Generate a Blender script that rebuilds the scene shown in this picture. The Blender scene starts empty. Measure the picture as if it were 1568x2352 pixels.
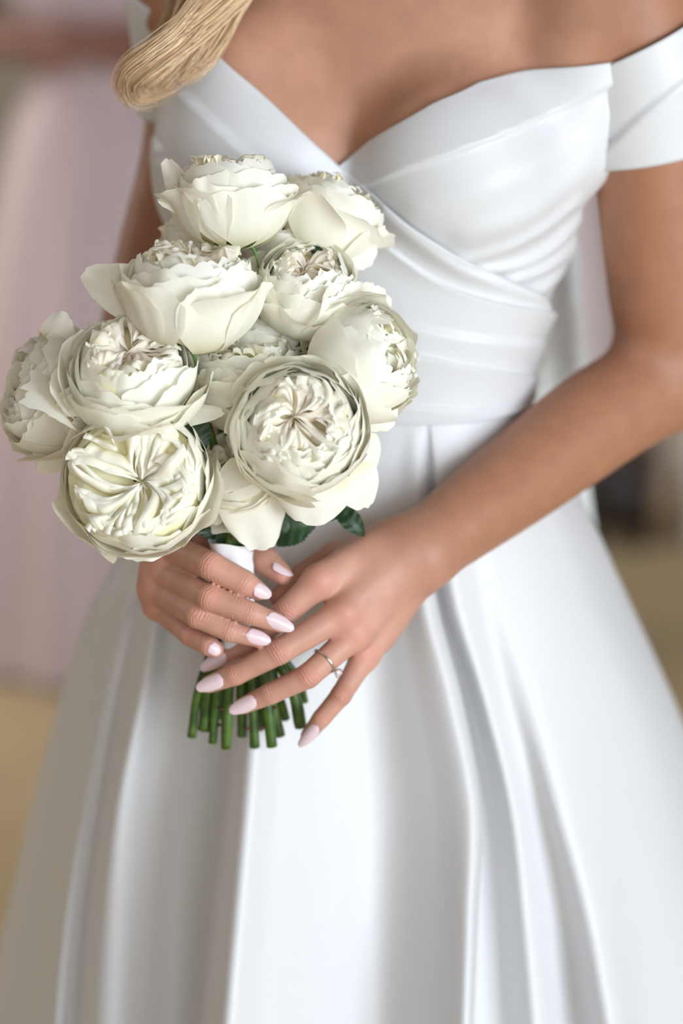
import bpy, math, random
import numpy as np
from mathutils import Vector, Matrix

# ------------------------------------------------------------------ camera, light, exposure
scene = bpy.context.scene
col = scene.collection
W, H = 1568, 2352
LENS = 85.0
F = LENS / 36.0 * H                       # focal length in pixels of the 1568x2352 frame
TILT = math.radians(15.0)
CAM = np.array([0.0, -1.69, 1.443])
cd = bpy.data.cameras.new('camera'); cam = bpy.data.objects.new('camera', cd); col.objects.link(cam)
cam.location = CAM; cam.rotation_euler = (math.pi / 2 - TILT, 0, 0)
cd.sensor_fit = 'VERTICAL'; cd.sensor_height = 36.0; cd.sensor_width = 24.0; cd.lens = LENS
cd.clip_start = 0.05; cd.clip_end = 60
cd.dof.use_dof = True; cd.dof.focus_distance = 1.70; cd.dof.aperture_fstop = 1.9
scene.camera = cam

world = bpy.data.worlds.new('world'); scene.world = world; world.use_nodes = True
bg = world.node_tree.nodes['Background']
bg.inputs[0].default_value = (1.0, 0.86, 0.76, 1); bg.inputs[1].default_value = 0.235

def area(name, loc, target, sx, sy, power, colr):
    l = bpy.data.lights.new(name, 'AREA'); l.shape = 'RECTANGLE'; l.size = sx; l.size_y = sy
    l.energy = power; l.color = colr
    o = bpy.data.objects.new(name, l); col.objects.link(o); o.location = loc
    d = Vector(target) - Vector(loc); o.rotation_euler = d.to_track_quat('-Z', 'Y').to_euler()
    return o
area('window_daylight', (2.58, -3.0, 1.35), (0.0, 0.1, 1.0), 1.7, 2.1, 166, (0.80, 0.90, 1.0))
area('front_fill', (0.6, -4.9, 1.9), (-0.1, 0.3, 1.0), 2.4, 1.8, 62, (0.92, 0.96, 1.0))  # added fill lamp from the front, no window stands there
area('background_fill', (-3.2, 2.6, 1.9), (-0.5, 2.3, 0.2), 1.6, 1.4, 19, (1.0, 0.95, 0.88)).data.spread = math.radians(95)  # added lamp to brighten the floor and bridesmaid behind, no window there

scene.view_settings.view_transform = 'Standard'; scene.view_settings.look = 'None'
scene.view_settings.gamma = 1.0; scene.view_settings.use_curve_mapping = False
scene.view_settings.exposure = 0.0
scene.cycles.use_denoising = True
scene.cycles.max_bounces = 10; scene.cycles.diffuse_bounces = 7;
scene.cycles.use_adaptive_sampling = True; scene.cycles.adaptive_threshold = 0.06; scene.cycles.adaptive_min_samples = 12; scene.cycles.transparent_max_bounces = 8

# ------------------------------------------------------------------ helpers
_r = np.array([1.0, 0, 0]); _f = np.array([0, math.cos(TILT), -math.sin(TILT)]); _u = np.array([0, math.sin(TILT), math.cos(TILT)])
def P(px, py, Y):
    d = _f + (px - W / 2) / F * _r + (H / 2 - py) / F * _u
    return CAM + d * ((Y - CAM[1]) / d[1])
def M(px, py, Y):                          # metres per pixel there
    d = _f + (px - W / 2) / F * _r + (H / 2 - py) / F * _u
    return (Y - CAM[1]) / d[1] / F

def empty(name, loc=(0, 0, 0), parent=None):
    o = bpy.data.objects.new(name, None); col.objects.link(o); o.location = loc
    o.empty_display_size = 0.02
    if parent: o.parent = parent
    return o
def tag(o, label, cat, group=None, kind=None):
    if label: o['label'] = label
    if cat: o['category'] = cat
    if group: o['group'] = group
    if kind: o['kind'] = kind
    return o
def mesh(name, V, Fc, mat, parent=None, smooth=True, tint=None):
    """one mesh object; V in world coordinates, re-based to the parent's origin"""
    V = np.asarray(V, dtype=np.float64)
    off = np.zeros(3)
    q = parent
    while q is not None:
        off += np.array(q.location); q = q.parent
    me = bpy.data.meshes.new(name)
    if isinstance(Fc, np.ndarray):
        n, k = Fc.shape
        me.vertices.add(len(V)); me.vertices.foreach_set('co', (V - off).astype(np.float32).ravel())
        me.loops.add(n * k); me.loops.foreach_set('vertex_index', Fc.astype(np.int32).ravel())
        me.polygons.add(n); me.polygons.foreach_set('loop_start', np.arange(0, n * k, k, dtype=np.int32))
        me.update(calc_edges=True)
    else:
        me.from_pydata([tuple(v) for v in (V - off)], [], [tuple(f) for f in Fc])
    if smooth: me.polygons.foreach_set('use_smooth', np.ones(len(me.polygons), dtype=bool))
    if tint is not None:
        a = me.color_attributes.new('tint', 'FLOAT_COLOR', 'POINT')
        t = np.ones((len(V), 4), dtype=np.float32); t[:, :3] = tint
        a.data.foreach_set('color', t.ravel())
    me.materials.append(mat); me.update()
    o = bpy.data.objects.new(name, me); col.objects.link(o)
    if parent: o.parent = parent
    return o
def gridfaces(nu, nv, close_u=False, close_v=False, base=0):
    """vertices laid out [iv*nu+iu]"""
    iu = np.arange(nu if close_u else nu - 1); iv = np.arange(nv if close_v else nv - 1)
    A, B = np.meshgrid(iu, iv); A = A.ravel(); B = B.ravel()
    A1 = (A + 1) % nu; B1 = (B + 1) % nv
    return np.stack([B * nu + A, B * nu + A1, B1 * nu + A1, B1 * nu + A], 1) + base
def cat_rom(pts, n, closed=False):
    pts = np.asarray(pts, float); m = len(pts)
    if closed:
        t = np.linspace(0, m, n, endpoint=False)
    else:
        t = np.linspace(0, m - 1, n)
    i = np.floor(t).astype(int)
    if not closed: i = np.clip(i, 0, m - 2)
    f = (t - i)
    f = f.reshape((-1,) + (1,) * (pts.ndim - 1))
    g = (lambda k: pts[k % m]) if closed else None
    if closed:
        p0, p1, p2, p3 = g(i - 1), g(i), g(i + 1), g(i + 2)
    else:
        ext = np.concatenate([[2 * pts[0] - pts[1]], pts, [2 * pts[-1] - pts[-2]]])
        p0, p1, p2, p3 = ext[i], ext[i + 1], ext[i + 2], ext[i + 3]
    return 0.5 * ((2 * p1) + (-p0 + p2) * f + (2 * p0 - 5 * p1 + 4 * p2 - p3) * f ** 2 + (-p0 + 3 * p1 - 3 * p2 + p3) * f ** 3)
def tube(path, radii, n=10, cap=True):
    path = np.asarray(path, float); m = len(path)
    radii = np.broadcast_to(np.asarray(radii, float), (m,)) if np.ndim(radii) < 1 else np.asarray(radii, float)
    T = np.gradient(path, axis=0); T /= np.linalg.norm(T, axis=1)[:, None] + 1e-12
    ref = np.array([0, 0, 1.0]) if abs(T[0][2]) < 0.8 else np.array([1.0, 0, 0])
    N = np.cross(T[0], ref); N /= np.linalg.norm(N)
    V = []
    for k in range(m):
        N = N - T[k] * N.dot(T[k]); N /= np.linalg.norm(N) + 1e-12
        B = np.cross(T[k], N)
        a = np.arange(n) * 2 * math.pi / n
        V.append(path[k] + radii[k] * (np.cos(a)[:, None] * N + np.sin(a)[:, None] * B))
    V = np.concatenate(V)
    Fc = [tuple(f) for f in gridfaces(n, m, close_u=True)]
    if cap:
        V = np.concatenate([V, path[:1], path[-1:]]); c0, c1 = n * m, n * m + 1
        for k in range(n):
            Fc.append((c0, (k + 1) % n, k)); Fc.append((c1, (m - 1) * n + k, (m - 1) * n + (k + 1) % n))
    return V, Fc
def smooth01(x): x = np.clip(x, 0, 1); return x * x * (3 - 2 * x)

# ------------------------------------------------------------------ materials
def mat(name):
    m = bpy.data.materials.new(name); m.use_nodes = True
    nt = m.node_tree; b = nt.nodes['Principled BSDF']
    return m, nt, b
def noise_bump(nt, b, scale, strength, dist=0.001, detail=4):
    tc = nt.nodes.new('ShaderNodeTexCoord'); n = nt.nodes.new('ShaderNodeTexNoise'); n.inputs['Scale'].default_value = scale
    n.inputs['Detail'].default_value = detail
    bp = nt.nodes.new('ShaderNodeBump'); bp.inputs['Strength'].default_value = strength; bp.inputs['Distance'].default_value = dist
    nt.links.new(tc.outputs['Object'], n.inputs['Vector']); nt.links.new(n.outputs['Fac'], bp.inputs['Height'])
    nt.links.new(bp.outputs['Normal'], b.inputs['Normal']); return n
def noise_color(nt, b, scale, c0, c1, lo=0.3, hi=0.7, detail=3):
    tc = nt.nodes.new('ShaderNodeTexCoord'); n = nt.nodes.new('ShaderNodeTexNoise'); n.inputs['Scale'].default_value = scale
    n.inputs['Detail'].default_value = detail
    r = nt.nodes.new('ShaderNodeValToRGB'); r.color_ramp.elements[0].position = lo; r.color_ramp.elements[1].position = hi
    r.color_ramp.elements[0].color = (*c0, 1); r.color_ramp.elements[1].color = (*c1, 1)
    nt.links.new(tc.outputs['Object'], n.inputs['Vector']); nt.links.new(n.outputs['Fac'], r.inputs['Fac'])
    nt.links.new(r.outputs['Color'], b.inputs['Base Color'])
def simple(name, c, rough=0.5, metal=0.0, spec=0.5, var=None, scale=20, bump=None):
    m, nt, b = mat(name)
    b.inputs['Base Color'].default_value = (*c, 1); b.inputs['Roughness'].default_value = rough
    b.inputs['Metallic'].default_value = metal; b.inputs['Specular IOR Level'].default_value = spec
    if var is not None: noise_color(nt, b, scale, c, var)
    if bump: noise_bump(nt, b, *bump)
    return m
MT = {}
def skin_mat(name, base, sss=0.12):
    m, nt, b = mat(name)
    at = nt.nodes.new('ShaderNodeAttribute'); at.attribute_name = 'tint'
    tc = nt.nodes.new('ShaderNodeTexCoord'); n = nt.nodes.new('ShaderNodeTexNoise'); n.inputs['Scale'].default_value = 60; n.inputs['Detail'].default_value = 5
    mr = nt.nodes.new('ShaderNodeMapRange'); mr.inputs[1].default_value = 0.3; mr.inputs[2].default_value = 0.7; mr.inputs[3].default_value = 0.93; mr.inputs[4].default_value = 1.06
    mx = nt.nodes.new('ShaderNodeMix'); mx.data_type = 'RGBA'; mx.blend_type = 'MULTIPLY'; mx.inputs[0].default_value = 1.0
    nt.links.new(tc.outputs['Object'], n.inputs['Vector']); nt.links.new(n.outputs['Fac'], mr.inputs[0])
    nt.links.new(at.outputs['Color'], mx.inputs[6]); nt.links.new(mr.outputs[0], mx.inputs[7])
    nt.links.new(mx.outputs[2], b.inputs['Base Color'])
    b.inputs['Roughness'].default_value = 0.50; b.inputs['Specular IOR Level'].default_value = 0.38
    b.inputs['Subsurface Weight'].default_value = sss; b.inputs['Subsurface Radius'].default_value = (1.0, 0.35, 0.2); b.inputs['Subsurface Scale'].default_value = 0.006
    n2 = nt.nodes.new('ShaderNodeTexVoronoi'); n2.inputs['Scale'].default_value = 900
    bp = nt.nodes.new('ShaderNodeBump'); bp.inputs['Strength'].default_value = 0.12; bp.inputs['Distance'].default_value = 0.0003
    nt.links.new(tc.outputs['Object'], n2.inputs['Vector']); nt.links.new(n2.outputs['Distance'], bp.inputs['Height'])
    # creases over the finger joints: mask and distance along the finger are stored on the skin
    wr = nt.nodes.new('ShaderNodeAttribute'); wr.attribute_name = 'crease'; sp = nt.nodes.new('ShaderNodeSeparateColor'); nt.links.new(wr.outputs['Color'], sp.inputs[0])
    nz = nt.nodes.new('ShaderNodeTexNoise'); nz.inputs['Scale'].default_value = 260; nt.links.new(tc.outputs['Object'], nz.inputs['Vector'])
    m1 = nt.nodes.new('ShaderNodeMath'); m1.operation = 'MULTIPLY_ADD'; m1.inputs[1].default_value = 9.0; nt.links.new(nz.outputs['Fac'], m1.inputs[0]); nt.links.new(sp.outputs[1], m1.inputs[2])
    m2 = nt.nodes.new('ShaderNodeMath'); m2.operation = 'SINE'; nt.links.new(m1.outputs[0], m2.inputs[0])
    m3 = nt.nodes.new('ShaderNodeMath'); m3.operation = 'MULTIPLY'; nt.links.new(m2.outputs[0], m3.inputs[0]); nt.links.new(sp.outputs[0], m3.inputs[1])
    b2 = nt.nodes.new('ShaderNodeBump'); b2.inputs['Strength'].default_value = 0.38; b2.inputs['Distance'].default_value = 0.0005
    nt.links.new(m3.outputs[0], b2.inputs['Height']); nt.links.new(bp.outputs['Normal'], b2.inputs['Normal']); nt.links.new(b2.outputs['Normal'], b.inputs['Normal'])
    return m
MT['skin'] = skin_mat('tanned_skin', None)
def satin(name, c, rough=0.42, sheen=0.05):
    m, nt, b = mat(name)
    b.inputs['Base Color'].default_value = (*c, 1); b.inputs['Roughness'].default_value = rough
    b.inputs['Specular IOR Level'].default_value = 0.38; b.inputs['Sheen Weight'].default_value = sheen; b.inputs['Sheen Roughness'].default_value = 0.5
    noise_bump(nt, b, 700, 0.05, 0.0003, 2)
    return m
MT['satin'] = satin('white_satin', (0.675, 0.675, 0.685))
MT['mauve'] = satin('mauve_satin', (0.60, 0.47, 0.49), 0.45)
MT['mauve_lit'] = satin('lit_mauve_satin', (0.92, 0.84, 0.90), 0.45)  # mauve lightened in the colour itself, for window light on the far dress
def petal_mat():
    m, nt, b = mat('ivory_petal')
    at = nt.nodes.new('ShaderNodeAttribute'); at.attribute_name = 'tint'
    tc = nt.nodes.new('ShaderNodeTexCoord')
    nt.links.new(at.outputs['Color'], b.inputs['Base Color'])
    b.inputs['Roughness'].default_value = 0.55; b.inputs['Specular IOR Level'].default_value = 0.25
    n = nt.nodes.new('ShaderNodeTexNoise'); n.inputs['Scale'].default_value = 240; n.inputs['Detail'].default_value = 3
    bp = nt.nodes.new('ShaderNodeBump'); bp.inputs['Strength'].default_value = 0.10; bp.inputs['Distance'].default_value = 0.0006
    nt.links.new(tc.outputs['Object'], n.inputs['Vector']); nt.links.new(n.outputs['Fac'], bp.inputs['Height']); nt.links.new(bp.outputs['Normal'], b.inputs['Normal'])
    tr = nt.nodes.new('ShaderNodeBsdfTranslucent'); nt.links.new(at.outputs['Color'], tr.inputs['Color'])
    mx = nt.nodes.new('ShaderNodeMixShader'); mx.inputs[0].default_value = 0.27
    out = nt.nodes['Material Output']
    nt.links.new(b.outputs[0], mx.inputs[1]); nt.links.new(tr.outputs[0], mx.inputs[2]); nt.links.new(mx.outputs[0], out.inputs[0])
    return m
MT['petal'] = petal_mat()
MT['stem'] = simple('green_stem', (0.022, 0.060, 0.008), 0.40, var=(0.085, 0.165, 0.022), scale=90, bump=(300, 0.2, 0.0008))
MT['stem_cut'] = simple('pale_cut_stem', (0.35, 0.42, 0.16), 0.7)
MT['thorn'] = simple('brown_thorn', (0.10, 0.025, 0.02), 0.5)
MT['leaf'] = simple('dark_green_leaf', (0.008, 0.030, 0.008), 0.45, var=(0.018, 0.055, 0.014), scale=60, bump=(220, 0.25, 0.0008))
MT['sepal'] = simple('pale_green_sepal', (0.10, 0.24, 0.05), 0.5)
MT['nail'] = simple('pale_pink_nail_varnish', (0.80, 0.62, 0.66), 0.16, spec=0.6)
MT['gold'] = simple('white_gold', (0.78, 0.74, 0.70), 0.16, metal=1.0)
def gem():
    m, nt, b = mat('clear_diamond')
    b.inputs['Base Color'].default_value = (0.95, 0.96, 1, 1); b.inputs['Roughness'].default_value = 0.03
    b.inputs['Transmission Weight'].default_value = 0.55; b.inputs['IOR'].default_value = 2.2
    return m
MT['gem'] = gem()
def hair_mat():
    m, nt, b = mat('blonde_hair')
    at = nt.nodes.new('ShaderNodeAttribute'); at.attribute_name = 'tint'
    nt.links.new(at.outputs['Color'], b.inputs['Base Color'])
    b.inputs['Roughness'].default_value = 0.38; b.inputs['Specular IOR Level'].default_value = 0.5
    b.inputs['Sheen Weight'].default_value = 0.1
    return m
MT['hair'] = hair_mat()
# ------------------------------------------------------------------ the room
def box(c, s):
    c = np.array(c, float); s = np.array(s, float) / 2
    V = np.array([[x, y, z] for z in (-1, 1) for y in (-1, 1) for x in (-1, 1)]) * s + c
    Fc = [(0, 2, 3, 1), (4, 5, 7, 6), (0, 1, 5, 4), (2, 6, 7, 3), (0, 4, 6, 2), (1, 3, 7, 5)]
    return V, Fc
def boxes(name, lst, mt, parent=None):
    V = []; Fc = []; n = 0
    for c, s in lst:
        v, f = box(c, s); V.append(v); Fc += [tuple(i + n for i in q) for q in f]; n += 8
    return mesh(name, np.concatenate(V), Fc, mt, parent, smooth=False)
MT['carpet'] = simple('golden_beige_carpet', (0.58, 0.46, 0.28), 0.9, spec=0.1, var=(0.68, 0.55, 0.35), scale=3.0, bump=(400, 0.5, 0.004))
MT['wall'] = simple('beige_grey_wall_paint', (0.46, 0.41, 0.345), 0.85, spec=0.2, var=(0.50, 0.45, 0.385), scale=2.0, bump=(150, 0.15, 0.002))
MT['trim'] = simple('off_white_trim_paint', (0.82, 0.77, 0.70), 0.5, bump=(60, 0.05, 0.001))
MT['darkwood'] = simple('dark_brown_wood', (0.014, 0.008, 0.008), 0.45, var=(0.022, 0.012, 0.010), scale=12, bump=(90, 0.2, 0.001))
def struct(o): o['kind'] = 'structure'; return o
struct(boxes('floor', [((-0.6, 0.2, -0.05), (9, 11.6, 0.1))], MT['carpet']))
struct(boxes('wall_back', [((-0.6, 4.85, 1.4), (9, 0.12, 2.8))], MT['wall']))
struct(boxes('wall_left', [((-3.6, 1.2, 1.4), (0.12, 7.2, 2.8))], MT['wall']))
# right wall with a tall window opening (daylight comes through it)
struct(boxes('wall_right', [((2.75, 1.2, 1.4), (0.12, 6.2, 2.8)), ((2.75, -4.6, 1.4), (0.12, 1.0, 2.8)),
                            ((2.75, -3.0, 2.68), (0.12, 2.2, 0.24)), ((2.75, -3.0, 0.1), (0.12, 2.2, 0.2))], MT['wall']))
struct(boxes('window_1', [((2.75, -4.07, 1.38), (0.10, 0.06, 2.36)), ((2.75, -1.93, 1.38), (0.10, 0.06, 2.36)),
                          ((2.75, -3.0, 2.53), (0.10, 2.08, 0.06)), ((2.75, -3.0, 0.23), (0.10, 2.08, 0.06))], MT['trim']))
struct(boxes('baseboard_back', [((-0.6, 4.78, 0.07), (8.9, 0.02, 0.14))], MT['trim']))
# pale wall return at the right, running away from the bride
struct(boxes('wall_return', [((1.05, 4.1, 1.4), (0.56, 1.36, 2.8))], MT['trim']))
# ------------------------------------------------------------------ implicit surfaces -> one continuous skin
BIG = np.float32(1e3)
def seg(p, a, b, ra, rb):
    a = np.asarray(a, np.float32); ba = np.asarray(b, np.float32) - a
    q = p - a; t = np.clip(q @ ba / max(float(ba @ ba), 1e-12), 0, 1)
    d = q - t[:, None] * ba
    return np.sqrt((d * d).sum(1)) - (ra + (rb - ra) * t)
def ell(p, c, r, R=None):
    q = p - np.asarray(c, np.float32)
    if R is not None: q = q @ np.asarray(R, np.float32)
    r = np.asarray(r, np.float32); k0 = np.sqrt(((q / r) ** 2).sum(1)); k1 = np.sqrt(((q / (r * r)) ** 2).sum(1)) + 1e-9
    return k0 * (k0 - 1) / k1
def smin(a, b, k):
    h = np.clip(0.5 + 0.5 * (b - a) / k, 0, 1)
    return b + (a - b) * h - k * h * (1 - h)
class Chain:
    """tapering limb: joints with radii, blended along its own length"""
    def __init__(s, pts, rad, k=0.004):
        s.pts = [np.asarray(q, np.float32) for q in pts]; s.rad = rad; s.k = k
        a = np.array(s.pts); r = max(rad) + 0.03
        s.lo = a.min(0) - r; s.hi = a.max(0) + r
    def __call__(s, p):
        out = np.full(len(p), BIG, np.float32)
        m = ((p > s.lo) & (p < s.hi)).all(1)
        if not m.any(): return out
        q = p[m]; d = None
        for i in range(len(s.pts) - 1):
            e = seg(q, s.pts[i], s.pts[i + 1], s.rad[i], s.rad[i + 1])
            d = e if d is None else smin(d, e, s.k)
        out[m] = d; return out
class Blob:
    def __init__(s, c, r):
        s.c = np.asarray(c, np.float32); s.r = np.broadcast_to(np.asarray(r, np.float32), (3,))
        s.lo = s.c - s.r - 0.03; s.hi = s.c + s.r + 0.03
    def __call__(s, p):
        out = np.full(len(p), BIG, np.float32); m = ((p > s.lo) & (p < s.hi)).all(1)
        if m.any(): out[m] = ell(p[m], s.c, s.r)
        return out
class Hand:
    def __init__(s, palm, fingers, bumps, kp=0.011, kf=0.007):
        s.palm, s.fingers, s.bumps, s.kp, s.kf = palm, fingers, bumps, kp, kf
        L = palm + fingers; s.lo = np.min([c.lo for c in L], 0); s.hi = np.max([c.hi for c in L], 0)
    def __call__(s, p):
        out = np.full(len(p), BIG, np.float32); m = ((p > s.lo) & (p < s.hi)).all(1)
        if not m.any(): return out
        q = p[m]; d = None
        for c in s.palm:
            e = c(q); d = e if d is None else smin(d, e, s.kp)
        f = None
        for c in s.fingers:
            e = c(q); f = e if f is None else smin(f, e, 0.0012)
        d = smin(d, f, s.kf)
        for b in s.bumps: d = smin(d, b(q), 0.004)
        out[m] = d; return out

def polygonise(fn, lo, hi, h, B=8, slack=1.35):
    """sparse surface nets of fn=0 with cell size h; returns V, quads"""
    lo = np.asarray(lo, float); n = np.ceil((np.asarray(hi) - lo) / (h * B)).astype(int)
    I = np.stack(np.meshgrid(*[np.arange(k) for k in n], indexing='ij'), -1).reshape(-1, 3)
    c = (lo + (I + 0.5) * h * B).astype(np.float32)
    d = np.concatenate([fn(c[k:k + 60000]) for k in range(0, len(c), 60000)])
    I = I[np.abs(d) < h * B * 0.87 * slack]
    g = np.arange(B + 1); G = np.stack(np.meshgrid(g, g, g, indexing='ij'), -1).reshape(-1, 3)
    vals = []
    for k in range(0, len(I), 220):
        pp = (lo + (I[k:k + 220, None, :] * B + G[None]) * h).reshape(-1, 3).astype(np.float32)
        vals.append(fn(pp).reshape(-1, B + 1, B + 1, B + 1))
    Vv = np.concatenate(vals)
    N = n * B + 2
    def gid(ijk): return (ijk[..., 0].astype(np.int64) * N[1] + ijk[..., 1]) * N[2] + ijk[..., 2]
    # cells with a sign change
    corners = [(a, b, e) for a in (0, 1) for b in (0, 1) for e in (0, 1)]
    S = np.stack([Vv[:, a:a + B, b:b + B, e:e + B] for a, b, e in corners], -1)
    neg = (S < 0).sum(-1); act = (neg > 0) & (neg < 8)
    bi, ci, cj, ck = np.nonzero(act); s = S[bi, ci, cj, ck].astype(np.float64)
    cell = I[bi] * B + np.stack([ci, cj, ck], 1)
    acc = np.zeros((len(s), 3)); cnt = np.zeros(len(s))
    C = np.array(corners, float)
    for a in range(8):
        for b in range(a + 1, 8):
            if np.abs(C[a] - C[b]).sum() != 1: continue
            m = (s[:, a] < 0) != (s[:, b] < 0)
            t = s[m, a] / (s[m, a] - s[m, b])
            acc[m] += C[a] + t[:, None] * (C[b] - C[a]); cnt[m] += 1
    V = lo + (cell + acc / cnt[:, None]) * h
    ids = gid(cell + 1); order = np.argsort(ids); sid = ids[order]
    def look(ijk):
        q = gid(ijk + 1); k = np.searchsorted(sid, q); k = np.clip(k, 0, len(sid) - 1)
        return np.where(sid[k] == q, order[k], -1)
    quads = []
    for ax in range(3):
        sl0 = [slice(0, B)] * 3; sl1 = [slice(0, B)] * 3; sl1[ax] = slice(1, B + 1)
        A = Vv[(slice(None), *sl0)]; E = Vv[(slice(None), *sl1)]
        m = (A < 0) != (E < 0); b_, i_, j_, k_ = np.nonzero(m)
        pos = I[b_] * B + np.stack([i_, j_, k_], 1); flip = (A < 0)[b_, i_, j_, k_]
        o1 = np.zeros(3, int); o2 = np.zeros(3, int); o1[(ax + 1) % 3] = 1; o2[(ax + 2) % 3] = 1
        q = np.stack([look(pos), look(pos - o1), look(pos - o1 - o2), look(pos - o2)], 1)
        ok = (q >= 0).all(1); q = q[ok]; fl = flip[ok]
        q[~fl] = q[~fl][:, ::-1]
        quads.append(q)
    Q = np.concatenate(quads)
    # pull onto the surface
    e = np.array([[1, -1, -1], [-1, -1, 1], [-1, 1, -1], [1, 1, 1]], float); eps = h * 0.5
    for it in range(1):
        gr = np.zeros_like(V); dd = np.zeros(len(V))
        for k in range(4):
            w = np.concatenate([fn((V[j:j + 150000] + e[k] * eps).astype(np.float32)) for j in range(0, len(V), 150000)])
            gr += e[k] * w[:, None]; dd += w / 4
        gl = np.linalg.norm(gr, axis=1) + 1e-9
        step = np.clip(dd / np.maximum(gl / (4 * eps), 0.3), -h, h)
        V = V - gr / gl[:, None] * step[:, None] * 0.8
    return V, Q
def relax(V, Q, n=1, lam=0.5):
    for _ in range(n):
        acc = np.zeros_like(V); cnt = np.zeros(len(V))
        for a, b in ((0, 1), (1, 2), (2, 3), (3, 0)):
            np.add.at(acc, Q[:, a], V[Q[:, b]]); np.add.at(acc, Q[:, b], V[Q[:, a]])
            np.add.at(cnt, Q[:, a], 1); np.add.at(cnt, Q[:, b], 1)
        V = V + lam * (acc / np.maximum(cnt, 1)[:, None] - V)
    return V

# ---------------- the bride's torso (turned a little towards the left of the picture)
TC = np.array([0.030, 0.222]); YAW = math.radians(-16)
cy_, sy_ = math.cos(YAW), math.sin(YAW)
def to_local(p):
    x = p[:, 0] - TC[0]; y = p[:, 1] - TC[1]
    return np.stack([cy_ * x + sy_ * y, -sy_ * x + cy_ * y, p[:, 2]], 1)
def to_world(q):
    q = np.atleast_2d(q)
    return np.stack([TC[0] + cy_ * q[:, 0] - sy_ * q[:, 1], TC[1] + sy_ * q[:, 0] + cy_ * q[:, 1], q[:, 2]], 1)
_tz = np.array([0.86, 0.94, 1.00, 1.06, 1.11, 1.17, 1.22, 1.27, 1.31, 1.345, 1.38, 1.41, 1.44, 1.48, 1.54, 1.60])
_ta = np.array([.170, .142, .110, .113, .130, .149, .156, .160, .158, .145, .105, .070, .054, .050, .050, .050])
_tb = np.array([.120, .108, .092, .092, .094, .092, .086, .082, .080, .078, .068, .060, .054, .052, .052, .052])
_ty = np.array([.010, .004, .000, .000, .000, .004, .008, .012, .018, .024, .030, .034, .034, .030, .022, .016])
_zz = np.linspace(_tz[0], _tz[-1], 160)
def _sm(y):
    v = np.interp(_zz, _tz, y)
    k = np.array([1, 2, 3, 2, 1.]) / 9
    for _ in range(4): v = np.concatenate([v[:2], np.convolve(v, k, 'valid'), v[-2:]])
    return v
_A, _B, _Y = _sm(_ta), _sm(_tb), _sm(_ty)
BREAST = [(-.073, -.046, 1.222, .075, .071, .075), (.073, -.046, 1.222, .075, .071, .075)]
FOLD = [P(1338, 126, .166), P(1296, 330, .172), P(548, 150, .190), P(528, 430, .198)]
def torso(p, cut=True):
    q = to_local(p)
    a = np.interp(q[:, 2], _zz, _A); b = np.interp(q[:, 2], _zz, _B); y0 = np.interp(q[:, 2], _zz, _Y)
    x = np.abs(q[:, 0]) / a; y = np.abs(q[:, 1] - y0) / b
    k = (x ** 2.3 + y ** 2.3) ** (1 / 2.3)
    d = (k - 1) * np.minimum(a, b)
    br = None
    for (cx, cyy, cz, rx, ry, rz) in BREAST:
        e = ell(q, (cx, cyy, cz), (rx, ry, rz)); br = e if br is None else smin(br, e, 0.008)
    d = smin(d, br, 0.022)
    for sx, ex_ in ((-1, -.150), (1, .178)):      # collar bones, shoulders
        d = smin(d, seg(q, (sx * .10, .028, 1.362), (ex_, .016, 1.335), .036, .046), 0.035)
    for sx in (-1, 1): d = smin(d, seg(q, (sx * .025, .040, 1.445), (sx * .155, .022, 1.372), .040, .034), .035)
    d = smin(d, seg(p, FOLD[0], FOLD[1], .036, .033), .030); d = smin(d, seg(p, FOLD[2], FOLD[3], .040, .038), .040)   # front fold of the armpit
    d = np.maximum(d, q[:, 2] - 1.60)
    if cut: d = np.maximum(d, 0.98 - q[:, 2])
    return d.astype(np.float32)

def chain(pp, rr, k=0.004): return Chain([P(*q) for q in pp], rr, k)
def limb(pp, rr, n=14):
    g = cat_rom(np.column_stack([np.array([P(*q) for q in pp]), rr]), n); return Chain(list(g[:, :3]), list(g[:, 3]), 1e-5)
# ---------------- arms
armL = limb([(1410, -70, .175), (1468, 120, .175), (1493, 320, .185), (1518, 640, .205), (1540, 800, .222), (1536, 862, .225)], [.052, .050, .0465, .0435, .042, .0405])
foreL = limb([(1536, 862, .225), (1380, 958, .178), (1200, 1092, .118), (1050, 1203, .064), (965, 1268, .036)], [.0405, .0410, .0365, .0310, .0270])
armR = limb([(452, 0, .285), (470, 200, .305), (448, 380, .305), (396, 560, .30), (340, 780, .285), (316, 880, .275)], [.050, .0475, .0455, .0435, .041, .040])
foreR = limb([(312, 880, .275), (345, 1010, .185), (385, 1120, .115), (420, 1192, .070)], [.040, .0385, .032, .0255])

# ---------------- hands: joints from the photograph, each at its own depth
def finger(pp, rr): return chain(pp, rr, .0015)
LF = {  # her left hand, back towards us
 'index':  [(733, 1334, -.002), (660, 1403, -.008), (570, 1480, -.003), (494, 1518, .002)],
 'middle': [(790, 1407, -.012), (640, 1497, -.030), (541, 1548, -.025), (480, 1572, -.017)],
 'ring':   [(814, 1458, -.008), (707, 1553, -.030), (621, 1593, -.027), (558, 1621, -.019)],
 'pinky':  [(838, 1506, .004), (783, 1597, -.018), (738, 1650, -.018), (706, 1690, -.012)]}
LR = {'index': [.0112, .0100, .0086, .0066], 'middle': [.0112, .0096, .0084, .0066], 'ring': [.0104, .0090, .0080, .0064], 'pinky': [.0094, .0078, .0069, .0056]}
LM = {'index': (905, 1243, .036), 'middle': (915, 1275, .026), 'ring': (925, 1305, .026), 'pinky': (935, 1335, .036)}
palmL = [chain([LM[k], LF[k][0]], [.0170, {'index': .0120, 'middle': .0118, 'ring': .0112, 'pinky': .0105}[k]]) for k in LF]
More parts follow.
